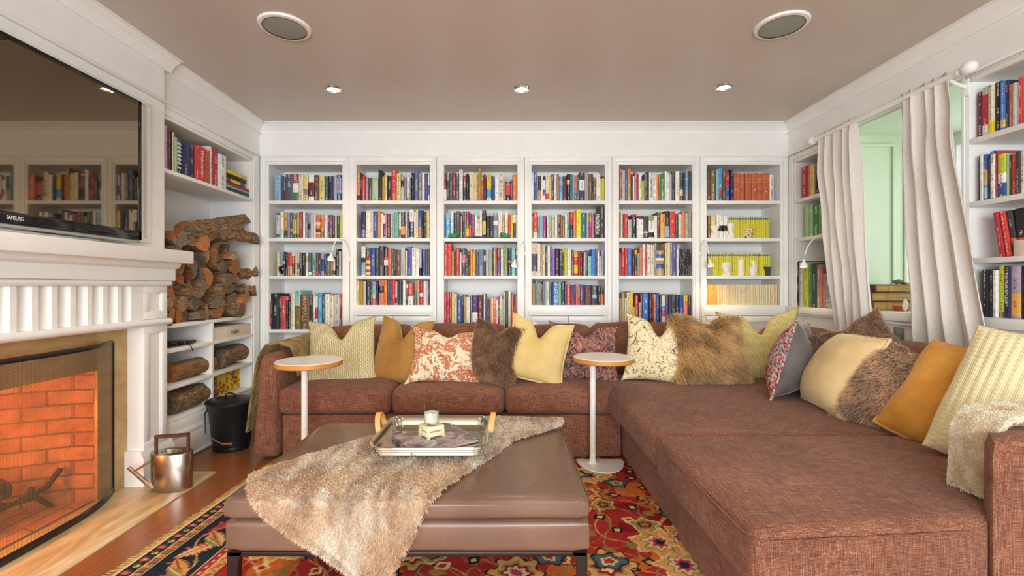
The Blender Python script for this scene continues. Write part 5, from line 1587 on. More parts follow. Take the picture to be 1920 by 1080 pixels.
    for k in range(n):
        tt = Ly * (k + .5) / n; L = r.uniform(.036, .055); d = r.uniform(-.010, .010)
        def P(s_, t2, z): return (ox + s_ * math.cos(ang) - t2 * math.sin(ang), oy + s_ * math.sin(ang) + t2 * math.cos(ang), z)
        w = .0019
        vs = []
        for (s_, t2, z, ww) in ((.006, tt, .010, w), (-.012, tt + d * .3, .006, w), (-L, tt + d, .002, w * .7)):
            vs += [P(s_, t2 - ww, z), P(s_, t2 + ww, z)]
        b.add(vs, [(0, 1, 3, 2), (2, 3, 5, 4)])
    b.add([(ox + s_ * math.cos(ang) - t2 * math.sin(ang), oy + s_ * math.sin(ang) + t2 * math.cos(ang), z) for s_, t2, z in ((-.004, 0, .0108), (.012, 0, .0125), (.012, Ly, .0125), (-.004, Ly, .0108))], [(0, 1, 2, 3)])
    obj('fringe', b, M['fringe'], t_)
rug()
# ------------------------------------------------------------------ C-shaped side tables
M['speckle'] = blotch('speckled_stone_top', [(0, '#c9ccd0'), (.40, '#f4f4f2'), (.62, '#e2e4e6')], 60, .5, 3, None, .3, 'LINEAR')
def side_table(label, cx, cy, z, rad, pole, base_c, top_mat, tilt=0):
    t = thing('side_table', label, 'side table', (pole[0], pole[1], .012), 'round side tables at the sofa')
    R_ = Matrix.Rotation(tilt, 4, 'Y')
    obj('top', MB().lathe([(.0005, z), (rad - .004, z), (rad - .001, z - .003)], (cx, cy, 0), 64), top_mat, t)
    obj('edge', MB().lathe([(rad - .001, z - .003), (rad, z - .006), (rad, z - .028), (rad - .004, z - .032), (.02, z - .032)], (cx, cy, 0), 64), M['plywood'], t)
    b = MB(); b.lathe([(.019, .018), (.019, z - .04), (.045, z - .036), (.07, z - .032)], (pole[0], pole[1], 0), 24)
    b.lathe([(.034, .018), (.022, .03), (.019, .05)], (pole[0], pole[1], 0), 24)
    obj('pole', b, M['whitemetal'], t)
    poly = []; bx, by, br = base_c
    for k in range(33):
        a = PI + PI * k / 32; poly.append((bx + br * math.cos(a), by + br * 1.35 * math.sin(a)))
    poly += [(bx + br, by + .01), (bx - br, by + .01)]
    b = MB().prism(poly, .013, .021, 'z'); obj('base', b, M['whitemetal'], t)
side_table('round side table with speckled stone top and orange plywood edge, nearer the fireplace', (580 - CX) * 2.75 / F, 2.75, .70, .193, ((571 - CX) * 2.80 / F, 2.80), ((575 - CX) * 2.90 / F, 2.91, .15), M['speckle'])
side_table('round side table with plain white top and plywood edge, between the ottoman and the chaise', .64, 2.87, .703, .188, (.578, 2.90), (.63, 2.945, .15), M['whitemetal'])

# ------------------------------------------------------------------ tray and what stands on it
ZT0 = .478
def tray_w(px, py): 
    D = F * (H - ZT0) / (py - CY); return (px - CX) * D / F, D
tl = tray_w(700, 850)[0]; tr_ = tray_w(908, 852)[0]
ty0 = tray_w(800, 858)[1] ; ty1 = ty0 + .40
tx0, tx1 = tl + .006, tr_ - .004
tray = thing('serving_tray', 'hammered silver serving tray with leather loop handles on the fur throw', 'tray', ((tx0 + tx1) / 2, (ty0 + ty1) / 2, ZT0))
def rrect(x0, x1, y0, y1, r, n=6):
    pts = []
    for cx_, cy_, a0 in ((x1 - r, y1 - r, 0), (x0 + r, y1 - r, 90), (x0 + r, y0 + r, 180), (x1 - r, y0 + r, 270)):
        for k in range(n + 1):
            a = math.radians(a0 + 90 * k / n); pts.append((cx_ + r * math.cos(a), cy_ + r * math.sin(a)))
    return pts
b = MB()
prof = [(-.030, .004), (-.004, .002), (.002, .006), (-.001, .010), (.004, .015), (.002, .019), (.008, .024), (.006, .028), (.012, .033), (.010, .037), (.017, .042), (.021, .044), (.021, .047), (.014, .046), (.004, .034), (-.004, .018), (-.008, .008), (-.030, .007)]
rings = []
for o, z in prof: rings.append([(x, y, ZT0 + z) for x, y in rrect(tx0 - o, tx1 + o, ty0 - o, ty1 + o, .05 + o)])
m_ = len(rings[0])
for rg in rings: b.v += rg
for i in range(len(rings) - 1):
    for k in range(m_):
        b.f.append((i * m_ + k, i * m_ + (k + 1) % m_, (i + 1) * m_ + (k + 1) % m_, (i + 1) * m_ + k))
b.f.append(tuple(range(m_ - 1, -1, -1))); b.f.append(tuple((len(rings) - 1) * m_ + k for k in range(m_)))
obj('tray_body', b, M['silver'], tray, 50)
# flared side lug and handles
for sx, x in ((-1, tx0 - .012), (1, tx1 + .012)):
    yc = (ty0 + ty1) / 2 + .04
    b = MB(); pts = []
    for k in range(17):
        a = PI * k / 16
        pts.append((x + sx * (.012 + .012 * math.sin(a)), yc - .055 * math.cos(a), ZT0 + .038 + .072 * math.sin(a)))
    b.tube(pts, .014, 4, sq=(.25, 1.2)) if False else None
    vs = []
    for p in pts: vs += [(p[0] - .011, p[1], p[2]), (p[0] + .011, p[1], p[2])]
    pts2 = []
    for k in range(17):
        a = PI * k / 16
        pts2.append((x + sx * (.012 + .012 * math.sin(a)), yc - .050 * math.cos(a), ZT0 + .038 + .066 * math.sin(a)))
    for p in pts2: vs += [(p[0] - .011, p[1], p[2]), (p[0] + .011, p[1], p[2])]
    fs = []
    for k in range(16):
        a0 = 2 * k; c0 = 34 + 2 * k
        fs += [(a0, a0 + 2, a0 + 3, a0 + 1), (c0, c0 + 1, c0 + 3, c0 + 2), (a0, c0, c0 + 2, a0 + 2), (a0 + 1, a0 + 3, c0 + 3, c0 + 1)]
    b = MB().add(vs, fs)
    obj('handle', b, M['strap'], tray, 40)
ZF = ZT0 + .0075
# glossy magazine-style book
def book_flat(name, label, cat, c, yaw, w, d, h, mats, z):
    Mx = TR(c[0], c[1], z) @ RZ(math.radians(yaw))
    o = obj(name, MB().box(-w / 2, w / 2, -d / 2, d / 2, h - .003, h, 0, .001).box(-w / 2, w / 2, -d / 2, d / 2, 0, .003, 0, .001).box(-w / 2, -w / 2 + .003, -d / 2, d / 2, 0, h), mats, None, M=Mx, local=True)
    obj('page_block', MB().box(-w / 2 + .004, w / 2 - .002, -d / 2 + .002, d / 2 - .002, .003, h - .003), M['pages'], o, local=True)
    return tag(o, label, cat)
k = NT('glossy_photo_cover')
nz_ = k.noise(k.coord('Object'), 9, 3, .5, 1.5).outputs[0]
k.bs(Base_Color=k.ramp(nz_, [(.3, '#5c5058'), (.45, '#8a7c80'), (.57, '#b8b0b0'), (.66, '#b4607c'), (.7, '#d8d0d0')]), Roughness=.08)
M['gloss_cover'] = k.m
mgx, mgy = (tx0 + tx1) / 2 + .005, (ty0 + ty1) / 2 - .03
book_flat('magazine', 'glossy grey and pink picture book lying open-edge out on the silver tray', 'magazine', (mgx, mgy), 32, .30, .235, .016, M['gloss_cover'], ZF)
def slab(label, c, yaw, w, d, z, h, mat):
    Mx = TR(c[0], c[1], z) @ RZ(math.radians(yaw))
    b = MB()
    for sx in (-1, 1):
        for sy in (-1, 1): b.box(sx * (w / 2 - .006) - .006, sx * (w / 2 - .006) + .006, sy * (d / 2 - .006) - .006, sy * (d / 2 - .006) + .006, 0, .006)
    b.box(-w / 2, w / 2, -d / 2, d / 2, .006, h, 0, .002)
    o = obj('coaster_block', b, mat, None, M=Mx, local=True); return tag(o, label, 'coaster', 'stacked blocks under the candle')
M['coaster'] = plain('cream_lacquer', '#ece4bc', .2)
cxx, cyy = tray_w(812, 820)[0], mgy + .02
slab('lower cream lacquer block on the glossy picture book', (cxx, cyy), 40, .082, .082, ZF + .0165, .024, M['coaster'])
slab('upper cream lacquer block directly under the glass candle', (cxx, cyy), 36, .082, .082, ZF + .0408, .024, M['coaster'])
zc = ZF + .0652
t = thing('candle', 'cream candle in a clear glass tumbler on the stacked blocks', 'candle', (cxx, cyy, zc))
obj('glass', MB().lathe([(.0005, .0), (.030, 0), (.033, .004), (.0345, .09), (.0325, .09), (.031, .012), (.0005, .010)], (cxx, cyy, zc), 32), M['glass'], t)
obj('wax', MB().lathe([(.0005, .011), (.0300, .012), (.0312, .052), (.0005, .050)], (cxx, cyy, zc), 32), M['waxwhite'], t)
b = MB(); b.lathe([(.0005, 0), (.012, 0), (.012, .0008), (.0005, .0008)], (0, 0, 0), 20)
b.v = [tuple(Vector((cxx, cyy - .0345, zc + .045)) + Vector((v[0], -v[2], v[1]))) for v in b.v]
obj('label', b, M['pages'], t)

# ------------------------------------------------------------------ ash bucket, watering can
bx, by = -1.925, 3.22
t = thing('ash_bucket', 'black oval metal ash bucket with lid beside the sofa arm', 'bucket', (bx, by, 0))
obj('bucket_body', MB().lathe([(.0005, .002), (.118, 0), (.121, .008), (.118, .03), (.124, .035), (.150, .315), (.154, .32), (.150, .325), (.0005, .325)], (bx, by, 0), 40, sy=.85), M['blackmetal'], t)
lid_ = obj('lid', MB().lathe([(.152, .322), (.168, .325), (.169, .338), (.155, .348), (.10, .357), (.0005, .36)], (bx, by, 0), 40, sy=.85), M['blackmetal'], t)
obj('lid_handle', MB().tube([(bx - .03, by - .02, .358), (bx - .028, by - .02, .385), (bx + .005, by - .02, .395), (bx + .035, by - .02, .385), (bx + .035, by - .02, .357)], .006, 6), M['blackmetal'], lid_)
b = MB(); b.box(bx - .158, bx - .135, by - .03, by + .0, .262, .31, 0, .003); obj('lug', b, M['blackmetal'], t)
b = MB(); pts = [(bx - .152, by - .03, .275), (bx - .15, by - .06, .262), (bx - .085, by - .155, .14), (bx + .05, by - .175, .085), (bx + .10, by - .155, .082)]
b.tube(pts, .0045, 6); bail_ = obj('bail', b, M['steel'], t)
b = MB(); b.tube([(bx + .04, by - .176, .088), (bx + .10, by - .155, .082)], .009, 10); obj('grip', b, plain('wooden_grip', '#8a4a2a', .5), bail_)

wx, wy = -1.875, 2.57
t = thing('watering_can', 'oval stainless steel watering can on the travertine hearth', 'watering can', (wx, wy, .006))
zb0, ht = .007, .205
obj('can_body', MB().lathe([(.0005, zb0), (.112, zb0), (.113, zb0 + .003), (.113, zb0 + ht - .003), (.111, zb0 + ht), (.055, zb0 + ht + .001), (.053, zb0 + ht - .012), (.0005, zb0 + ht - .013)], (wx, wy, 0), 48, sy=.62), M['steel'], t, 30)
b = MB(); z0 = zb0 + ht
b.tube([(wx - .088, wy, z0 - .004), (wx - .088, wy, z0 + .085)], .009, 8); b.tube([(wx + .094, wy, z0 - .004), (wx + .094, wy, z0 + .098)], .009, 8)
b.tube([(wx - .092, wy, z0 + .082), (wx + .098, wy, z0 + .096)], .011, 8)
obj('handle', b, M['brownhandle'], t)
b = MB(); b.tube([(wx - .055, wy - .066, .03), (wx - .175, wy - .085, .155)], [.012, .010], 8)
b.tube([(wx - .065, wy - .066, .185), (wx - .148, wy - .084, .128)], .006, 6)
obj('spout', b, M['steel'], t)

# ------------------------------------------------------------------ firewood stack
ends = [M['end1'], M['end2'], M['split2'], M['end3'], M['end3'], M['end2']]
splits = [M['split1'], M['split2'], M['split3']]
rnd = random.Random(21)
rows = 7; z = ZA
names = ['bottom', 'second', 'third', 'fourth', 'fifth', 'sixth', 'seventh']
LEN = .34
for rw in range(rows):
    hgt = .082
    y = LY0 + .055 + (.05 if rw % 2 else 0); yend = LY1 - .06 - .028 * rw - (.05 if rw % 2 else 0)
    k = 0
    while y < yend:
        r_ = rnd.uniform(.046, .062)
        a0 = rnd.uniform(0, 2 * PI); span = rnd.choice([PI * .55, PI * .7, PI * .95, PI * 1.1])
        sp_ = (a0, a0 + span) if rnd.random() < .85 else None
        L = LEN + rnd.uniform(-.04, .06)
        prot = rnd.uniform(-.06, .045)
        Mx = TR(XL - L / 2 - .0 + prot, y + .0, z + .052 + rw * hgt) @ RZ(rnd.uniform(-.18, .18)) @ RY(rnd.uniform(-.06, .06)) @ RX(rnd.uniform(0, 6.28))
        mts = [M['bark'], rnd.choice(splits), rnd.choice(ends)]
        tone = {'orange_cut_end': 'orange', 'grey_cut_end': 'grey', 'brown_split_wood': 'brown', 'tan_cut_end': 'tan'}[mts[2].name]
        put_log('firewood_log', L, r_ * (1.25 if sp_ else .95), rnd.randrange(9999), Mx, mts, f'{"split" if sp_ else "round"} log with {tone} end, {ordinal(k)} from the left in {names[rw]} row of the firewood stack', 'firewood stacked in the shelf recess', sp_)
        y += rnd.uniform(.092, .118); k += 1
# long logs lying across the top and poking out at the side
def long_log(label, p0, p1, r, seed, mats, split):
    a, c = Vector(p0), Vector(p1); d = c - a; L = d.length
    q = d.to_track_quat('X', 'Z').to_matrix().to_4x4()
    put_log('firewood_log', L, r, seed, Matrix.Translation((a + c) / 2) @ q, mats, label, 'firewood stacked in the shelf recess', split)
XF = -2.14
def lp(px, py, X=XF): 
    D = dep(px, X); return (X, D, zat(py, D))
zt0 = ZA + rows * .082 + .03
BS = [M['bark'], M['split2'], M['end1']]; BS2 = [M['bark'], M['split1'], M['end1']]; BS3 = [M['bark'], M['split3'], M['end2']]
long_log('long dark-barked half log, topmost on the firewood stack', lp(343, 425, -2.19), lp(455, 410, -2.19), .075, 101, BS, (PI * .05, PI * .95))
long_log('long grey-green log lying crosswise second from the top of the firewood stack', lp(356, 432), lp(448, 428), .05, 102, BS3, (PI * .0, PI * 1.3))
long_log('long mossy log poking out past the stack near the shelf post', lp(410, 440, -2.11), lp(476, 447, -2.11), .06, 103, BS3, (0, PI * 1.2))
long_log('long orange split log lying under the mossy logs near the mantel', lp(318, 446), lp(380, 455), .06, 104, BS2, (PI * .1, PI * 1.0))
long_log('short reddish split log wedged in the middle below the top logs', lp(382, 452, -2.12), lp(424, 446, -2.12), .05, 105, BS2, (PI * 1.0, PI * 2.0))
long_log('grey log end sticking out at mid height beside the shelf post', lp(445, 512, -2.2), lp(482, 508, -2.10), .045, 106, BS3, (0, PI * 1.4))
long_log('pale grey log end sticking out low beside the shelf post', lp(448, 547, -2.2), lp(480, 544, -2.10), .042, 107, BS3, (0, PI * 1.4))
# logs and things on the lower shelves
def shelf_log(label, px0, px1, z, r, seed, mats, split=None, X=-2.20):
    y0, y1 = dep(px0, X), dep(px1, X)
    o = put_log('firewood_log', y1 - y0, r, seed, TR(X, (y0 + y1) / 2, z + r * .92) @ RZ(PI / 2), mats, label, 'loose logs on the lower shelves', split)
shelf_log('brown smooth split log on the middle shelf nearest the mantel', 318, 394, ZCs, .066, 201, [M['split2'], M['split2'], M['end1']])
shelf_log('thick rough-barked log in the compartment under the game box', 405, 470, ZCs, .078, 202, [M['bark'], M['bark'], M['end2']])
shelf_log('rough-barked log on the lowest shelf beside the ash bucket', 318, 394, ZD, .078, 203, [M['bark'], M['split2'], M['end2']])
# game box with its printed name
M['boxcream'] = plain('cream_box_card', '#e4d6c4', .5)
y0, y1 = dep(403, -2.125), dep(473, -2.125)
t = obj('game_box', MB().box(-2.42, -2.125, y0, y1, ZBs, ZBs + .088, 0, .002), M['boxcream']); tag(t, 'flat cream board game box on the shelf under the firewood', 'game box')
obj('lid_edge', MB().box(-2.422, -2.123, y0 - .002, y1 + .002, ZBs + .076, ZBs + .090, 0, .002), M['boxcream'], t)
text_part('Scrabble', (-2.125, (y0 + y1) / 2, ZBs + .042), (0, 1, 0), (0, 0, 1), .11, .034, M['txtblack'], t, 'lettering')
# black gadget
y0, y1 = dep(318, -2.15), dep(366, -2.15)
t = thing('gadget', 'flat black electronic gadget on the shelf nearest the mantel', 'gadget', (-2.2, (y0 + y1) / 2, ZBs))
obj('gadget_body', MB().box(-2.28, -2.14, y0 + .08, y1, ZBs + .004, ZBs + .03, 0, .008).box(-2.27, -2.15, y0, y0 + .12, ZBs, ZBs + .04, 0, .012), M['blackgloss'], t)
obj('cable', MB().tube([(-2.13, y0 + .14, ZBs + .006), (-2.105, y0 + .13, ZBs + .003), (-2.10, y0 + .15, ZBs - .04)], .003, 6), M['black'], t)
b = MB()
for k in range(3): b.lathe([(.0005, 0), (.006, 0), (.006, .003), (.0005, .003)], (-2.139, y1 - .05 - .07 * k, ZBs + .018), 10, M=Matrix.Rotation(PI / 2, 4, 'Y'))
obj('knob', b, M['silver'], t)
# glass jar behind it
yj = dep(321, -2.3)
t = thing('glass_jar', 'small clear glass jar behind the black gadget', 'jar', (-2.33, 3.02, ZBs))
obj('jar_body', MB().lathe([(.0005, 0), (.04, 0), (.045, .02), (.045, .08), (.03, .1), (.028, .1), (.04, .078), (.04, .02), (.0005, .006)], (-2.33, 3.02, ZBs), 24), M['glass'], t)
# firestarter boxes and lighters
M['boxyellow'] = blotch('printed_yellow_box', [(0, '#e8d84a'), (.45, '#e0c838'), (.52, '#c43a2c'), (.6, '#ecd850'), (.72, '#3a3a30')], 14, .6, 3)
yA, yB = dep(408, -2.22), dep(446, -2.22)
o = obj('match_box', MB().box(-2.34, -2.22, yA, yB, ZD, ZD + .15, 0, .002), M['boxyellow']); tag(o, 'printed yellow and red box on the lowest shelf behind the ash bucket', 'box')
yA, yB = dep(449, -2.22), dep(462, -2.22)
o = obj('match_box', MB().box(-2.32, -2.22, yA, yB, ZD, ZD + .17, 0, .002), M['boxyellow']); tag(o, 'narrow yellow box with red mark behind the ash bucket lid', 'box')
t = thing('lighter', 'long black lighter with orange trigger standing behind the ash bucket', 'lighter', (-2.16, dep(470, -2.16), ZD))
yl = dep(470, -2.16)
obj('lighter_body', MB().tube([(-2.16, yl, ZD + .002), (-2.16, yl, ZD + .14), (-2.16, yl + .006, ZD + .2)], [.014, .012, .009], 8), M['black'], t)
obj('trigger', MB().box(-2.152, -2.14, yl - .014, yl + .014, ZD + .085, ZD + .115, 0, .003), plain('orange_plastic', '#e06a30', .4), t)

# ------------------------------------------------------------------ curtains and rod
XC = 2.385; ZR = 2.265
t = thing('curtain_rod', 'white wooden curtain rod with ball finials across the window niche', 'curtain rod', (XC, 2.9, ZR))
obj('rod', MB().tube([(XC, 2.375, ZR), (XC, 3.43, ZR)], .0155, 16), T_, t)
for y, s in ((2.375, -1), (3.43, 1)):
    prof = [(.0005, -.01), (.016, -.01), (.020, 0), (.020, .012), (.014, .018), (.018, .024), (.028, .036), (.034, .055), (.031, .075), (.02, .09), (.0005, .098)]
    obj('finial', MB().lathe(prof, (XC, y, ZR), 24, M=Matrix.Rotation(PI / 2 * (1 if s < 0 else -1), 4, 'X')), T_, t)
for y in (2.43, 3.39):
    b = MB(); b.tube([(XC, y, ZR), (XC + .04, y, ZR - .03), (XR, y, ZR - .05)], .009, 8); b.box(XR - .006, XR, y - .02, y + .02, ZR - .1, ZR - .01, 0, .003)
    obj('bracket', b, T_, t)
def curtain(label, top, bot, zb_, seed, nf, amp, xb):
    """top/bot: depth range (near, far) along the wall at the rod and at the hem"""
    nu, nvv = 140, 60
    V = []
    for k in (0, 1):
        for i in range(nvv + 1):
            v = i / nvv; z = (ZR + .03) * (1 - v) + zb_ * v
            for j in range(nu + 1):
                u = j / nu
                e = v ** 1.3
                y = (top[0] + (top[1] - top[0]) * u) * (1 - e) + (bot[0] + (bot[1] - bot[0]) * u) * e
                ph = 2 * PI * nf * (u + .05 * noise.noise(Vector((u * 3, v * 1.2, seed)))) + seed
                aa = amp * (.35 + .65 * min(1, v * 5)) * (1 + .5 * noise.noise(Vector((u * 4, v * 2, seed + 3))))
                x = XC + (xb - XC) * e + aa * math.sin(ph) + .012 * noise.noise(Vector((u * 6, v * 5, seed + 7)))
                if v < .04: x = XC + (x - XC) * .8
                y += .3 * aa * math.sin(2 * ph + .7) + .008 * noise.noise(Vector((u * 5, v * 6, seed + 11)))
                V.append((x + (.0035 if k else 0), y, z))
    W1 = nu + 1; o_ = W1 * (nvv + 1)
    Fc = []
    for i in range(nvv):
        for j in range(nu):
            a = i * W1 + j
            Fc.append((a, a + 1, a + W1 + 1, a + W1)); Fc.append((o_ + a, o_ + a + W1, o_ + a + W1 + 1, o_ + a + 1))
        Fc.append((i * W1, (i + 1) * W1, o_ + (i + 1) * W1, o_ + i * W1)); Fc.append((i * W1 + nu, o_ + i * W1 + nu, o_ + (i + 1) * W1 + nu, (i + 1) * W1 + nu))
    for j in range(nu):
        a = nvv * W1 + j; Fc.append((a, a + 1, o_ + a + 1, o_ + a)); Fc.append((j, o_ + j, o_ + j + 1, j + 1))
    b = MB(); b.v = V; b.f = Fc; b.mi = [0] * len(Fc)
    o = obj('curtain', b, M['linen'], None, 180)
    return tag(o, label, 'curtain', 'white linen curtains at the niche')
curtain('white linen curtain covering part of the corner bookcase', (3.06, 3.42), (2.94, 3.24), .62, 1.3, 4.5, .022, 2.41)
curtain('white linen curtain with billowing hem beside the near bookcase', (2.42, 2.72), (2.16, 2.64), .60, 4.1, 4.4, .030, 2.40)

# ------------------------------------------------------------------ niche books and trinkets
NZ = .985
M['oldleather'] = plain('old_brown_leather', '#5a2a1e', .5)
k = NT('gilt_page_edges'); mp = k.n('Mapping'); k.set(mp, 'Vector', k.coord('Object')); mp.inputs['Scale'].default_value = (3, 3, 260)
k.bs(Base_Color=k.ramp(k.noise(mp.outputs[0], 1, 3).outputs[0], [(.3, '#8a6420'), (.7, '#c49a44')]), Roughness=.5); M['giltpages'] = k.m
def tome(label, px0, px1, D, z, h, d=.27):
    x0 = (px0 - CX) * D / F; x1 = (px1 - CX) * D / F
    t = thing('antique_book', label, 'book', ((x0 + x1) / 2, D, z), 'antique books stacked in the niche')
    b = MB(); b.box(x0, x1, D, D + d, z, z + .007, 0, .002); b.box(x0, x1, D, D + d, z + h - .007, z + h, 0, .002); b.box(x0 - .006, x0 + .012, D, D + d, z, z + h, 0, .005)
    obj('cover', b, M['oldleather'], t)
    obj('page_block', MB().box(x0 + .012, x1 - .01, D + .006, D + d - .006, z + .007, z + h - .007), M['giltpages'], t)
    b = MB(); xm = x0 + (x1 - x0) * .36
    for dx in (-.004, .006): b.box(xm + dx, xm + dx + .003, D + .003, D + .0065, z + .006, z + h - .006)
    obj('clasp', b, M['gilt'], t)
DN = 3.03
tome('bottom thick antique book with gilt edges in the window niche', 1637, 1722, DN, NZ, .060)
tome('middle thick antique book with gilt edges in the window niche', 1634, 1722, DN + .005, NZ + .0605, .061)
tome('top antique book of the stack of three, set back from the others', 1642, 1722, DN + .01, NZ + .122, .053)
def blobby(name, label, cat, c, r, sc, mat, seed, amp=.25):
    bm = bmesh.new(); bmesh.ops.create_icosphere(bm, subdivisions=3, radius=1)
    for v in bm.verts:
        n_ = noise.noise(v.co * 1.6 + Vector((seed, 0, 0)))
        v.co = v.co * (1 + amp * n_)
        v.co = Vector((v.co.x * r * sc[0], v.co.y * r * sc[1], v.co.z * r * sc[2]))
    zmin = min(v.co.z for v in bm.verts)
    for v in bm.verts: v.co.z -= zmin
    b = MB().bm(bm); b.v = [tuple(Vector(v) + Vector(c)) for v in b.v]
    o = obj(name, b, mat, None, 180); return tag(o, label, cat)
pz = NZ + .1755
p = at(1684, 516, DN + .08); blobby('stone', 'rounded grey-green stone on top of the antique books', 'stone', (p.x, DN + .08, pz), .034, (1.1, .8, .5), blotch('mossy_stone', [(0, '#4a4a38'), (.45, '#8a8460'), (.6, '#6a6448')], 40, .5, 3, None, .8, 'LINEAR'), 3)
p = at(1698, 518, DN + .08); o = obj('note_block', MB().box(p.x - .02, p.x + .03, DN + .05, DN + .1, pz, pz + .014, 0, .002), plain('yellow_card', '#e0d030', .5)); tag(o, 'small bright yellow block on top of the antique books', 'block')
p = at(1690, 580, DN - .06); o = obj('trinket_box', MB().box(p.x - .028, p.x + .028, DN - .08, DN - .03, NZ, NZ + .034, 0, .003), plain('orange_wood_box', '#b4582c', .4)); tag(o, 'small orange wooden box in front of the antique books', 'box')
p = at(1697, 564, DN - .10); blobby('ornament', 'small cream round ornament by the orange box in the niche', 'ornament', (p.x, DN - .10, NZ), .014, (1, 1, 2.6), M['waxwhite'], 8, .2)
p = at(1704, 575, DN - .09); o = obj('card', MB().box(p.x - .002, p.x + .03, DN - .13, DN - .11, NZ, NZ + .045, 0, .002), M['whitemetal']); tag(o, 'small white card standing at the niche edge', 'card')

# ------------------------------------------------------------------ reading lamps on the shelf posts
LAMPS = []
def reading_lamp(label, pts, head, aim, cord=None, rr=.0048):
    P = [Vector(p) for p in pts]
    t = thing('reading_lamp', label, 'lamp', P[0], 'white gooseneck reading lamps')
    # smooth the neck
    Q = []
    for i in range(len(P) - 1):
        p0 = P[max(0, i - 1)]; p1 = P[i]; p2 = P[i + 1]; p3 = P[min(len(P) - 1, i + 2)]
        for k in range(6):
            s = k / 6
            Q.append(.5 * ((2 * p1) + (p2 - p0) * s + (2 * p0 - 5 * p1 + 4 * p2 - p3) * s * s + (3 * p1 - p0 - 3 * p2 + p3) * s ** 3))
    Q.append(P[-1])
    obj('neck', MB().tube(Q, rr, 8), M['whitemetal'], t)
    d = (Vector(aim)).normalized(); q = d.to_track_quat('Z', 'Y').to_matrix().to_4x4()
    hp = Vector(head)
    b = MB().lathe([(.004, -.035), (.009, -.03), (.011, -.012), (.024, .004), (.027, .016), (.024, .026)], hp, 20, M=q)
    sh_ = obj('shade', b, M['whitemetal'], t)
    obj('bulb', MB().lathe([(.024, .026), (.016, .028), (.0005, .029)], hp, 16, M=q), M['lamp'], sh_)
    LAMPS.append((hp + d * .03, d))
    obj('mount', MB().lathe([(.0005, -.008), (.014, -.008), (.016, 0), (.0005, .002)], P[0], 16, M=Matrix.Rotation(PI / 2, 4, 'X')), M['whitemetal'], t)
    if cord: obj('cord', MB().tube(cord, .0017, 6), M['speaker'], t)
Yf = YB - .012
reading_lamp('white gooseneck reading lamp on the post right of the first bookcase bay', [at(655, 487, Yf), at(654.5, 470, Yf - .01), at(647, 452, Yf - .05), at(637, 447.5, Yf - .09), at(628, 455, Yf - .12), at(622.5, 472, Yf - .13)], at(620.5, 482, Yf - .135), (-.1, -.1, -1), [at(655, 487, Yf), at(655.5, 540, Yf + .004), at(655, 605, Yf + .004)])
reading_lamp('white gooseneck reading lamp hanging straight down between third and fourth bays', [at(984, 475, Yf), at(984.5, 462, Yf - .015), at(980, 452.5, Yf - .05), at(974, 462, Yf - .07), at(968, 478, Yf - .08)], at(964.5, 494, Yf - .085), (-.2, -.1, -1), [at(984, 475, Yf), at(986, 540, Yf + .004), at(986, 606, Yf + .004)])
reading_lamp('white gooseneck reading lamp in front of the yellow paperbacks, sixth bay', [at(1315, 475, Yf), at(1315, 461, Yf - .015), at(1320, 450.5, Yf - .05), at(1325, 456, Yf - .07), at(1328, 476, Yf - .08)], at(1331.5, 494, Yf - .085), (.15, -.1, -1), [at(1315, 475, Yf), at(1314, 540, Yf + .004), at(1316, 606, Yf + .004)])
reading_lamp('white gooseneck reading lamp coming out from behind the corner curtain', [(2.47, 3.40, 1.50), (2.43, 3.42, 1.54), tuple(at(1530, 445, 3.50)), tuple(at(1516, 460, 3.55)), tuple(at(1509, 478, 3.56))], at(1507, 494, 3.56), (-.05, -.05, -1))

# ------------------------------------------------------------------ small things on the shelves
def on_shelf(px, D): return (px - CX) * D / F
M['urn'] = plain('dark_glazed_pottery', '#2c1c1c', .15)
D = YB + .012 - .06
x = on_shelf(526.5, D + .05)
t = obj('vase', MB().lathe([(.0005, 0), (.024, 0), (.028, .004), (.040, .045), (.043, .07), (.036, .084), (.030, .088), (.033, .094), (.029, .094), (.026, .086), (.0005, .08)], (x, YB + .05, Z3), 28), M['urn'], None); tag(t, 'small dark brown glazed vase on the third shelf of the first bay', 'vase')
for b_ in []: pass
x = on_shelf(559.5, YB + .01)
blobby('glass_ball', 'small clear glass ball in front of the books, first bay', 'ornament', (x, YB + .014, Z3), .019, (1, .5, 1), M['glass'], 5, .05)
M['jade'] = plain('green_glazed_ceramic', '#2f8a4c', .25)
def frog(label, px, flip):
    x = on_shelf(px, YB + .0); s = -1 if flip else 1
    t = thing('frog_figurine', label, 'figurine', (x, YB + .012, Z2), 'green ceramic frogs')
    def ell(name, c, r):
        bm = bmesh.new(); bmesh.ops.create_uvsphere(bm, u_segments=16, v_segments=10, radius=1)
        for v in bm.verts: v.co = Vector((v.co.x * r[0], v.co.y * r[1], v.co.z * r[2]))
        b = MB().bm(bm); b.v = [tuple(Vector(v) + Vector(c)) for v in b.v]
        return b
    b = ell('', (x, YB + .018, Z2 + .022), (.040, .016, .022)); e = ell('', (x + s * .030, YB + .016, Z2 + .034), (.024, .014, .017)); b.add(e.v, e.f)
    for q in (-.03, .02, .045): e = ell('', (x + s * q, YB + .010, Z2 + .008), (.014, .010, .008)); b.add(e.v, e.f)
    obj('frog_body', b, M['jade'], t, 180)
    e = ell('', (x + s * .036, YB + .008, Z2 + .050), (.006, .006, .006)); obj('eye', e, M['jade'], t, 180)
frog('green ceramic frog at the left of the third bay\'s second shelf', 849, False)
frog('green ceramic frog at the right of the third bay\'s second shelf', 948, True)
x0, x1 = on_shelf(884, YB), on_shelf(925, YB)
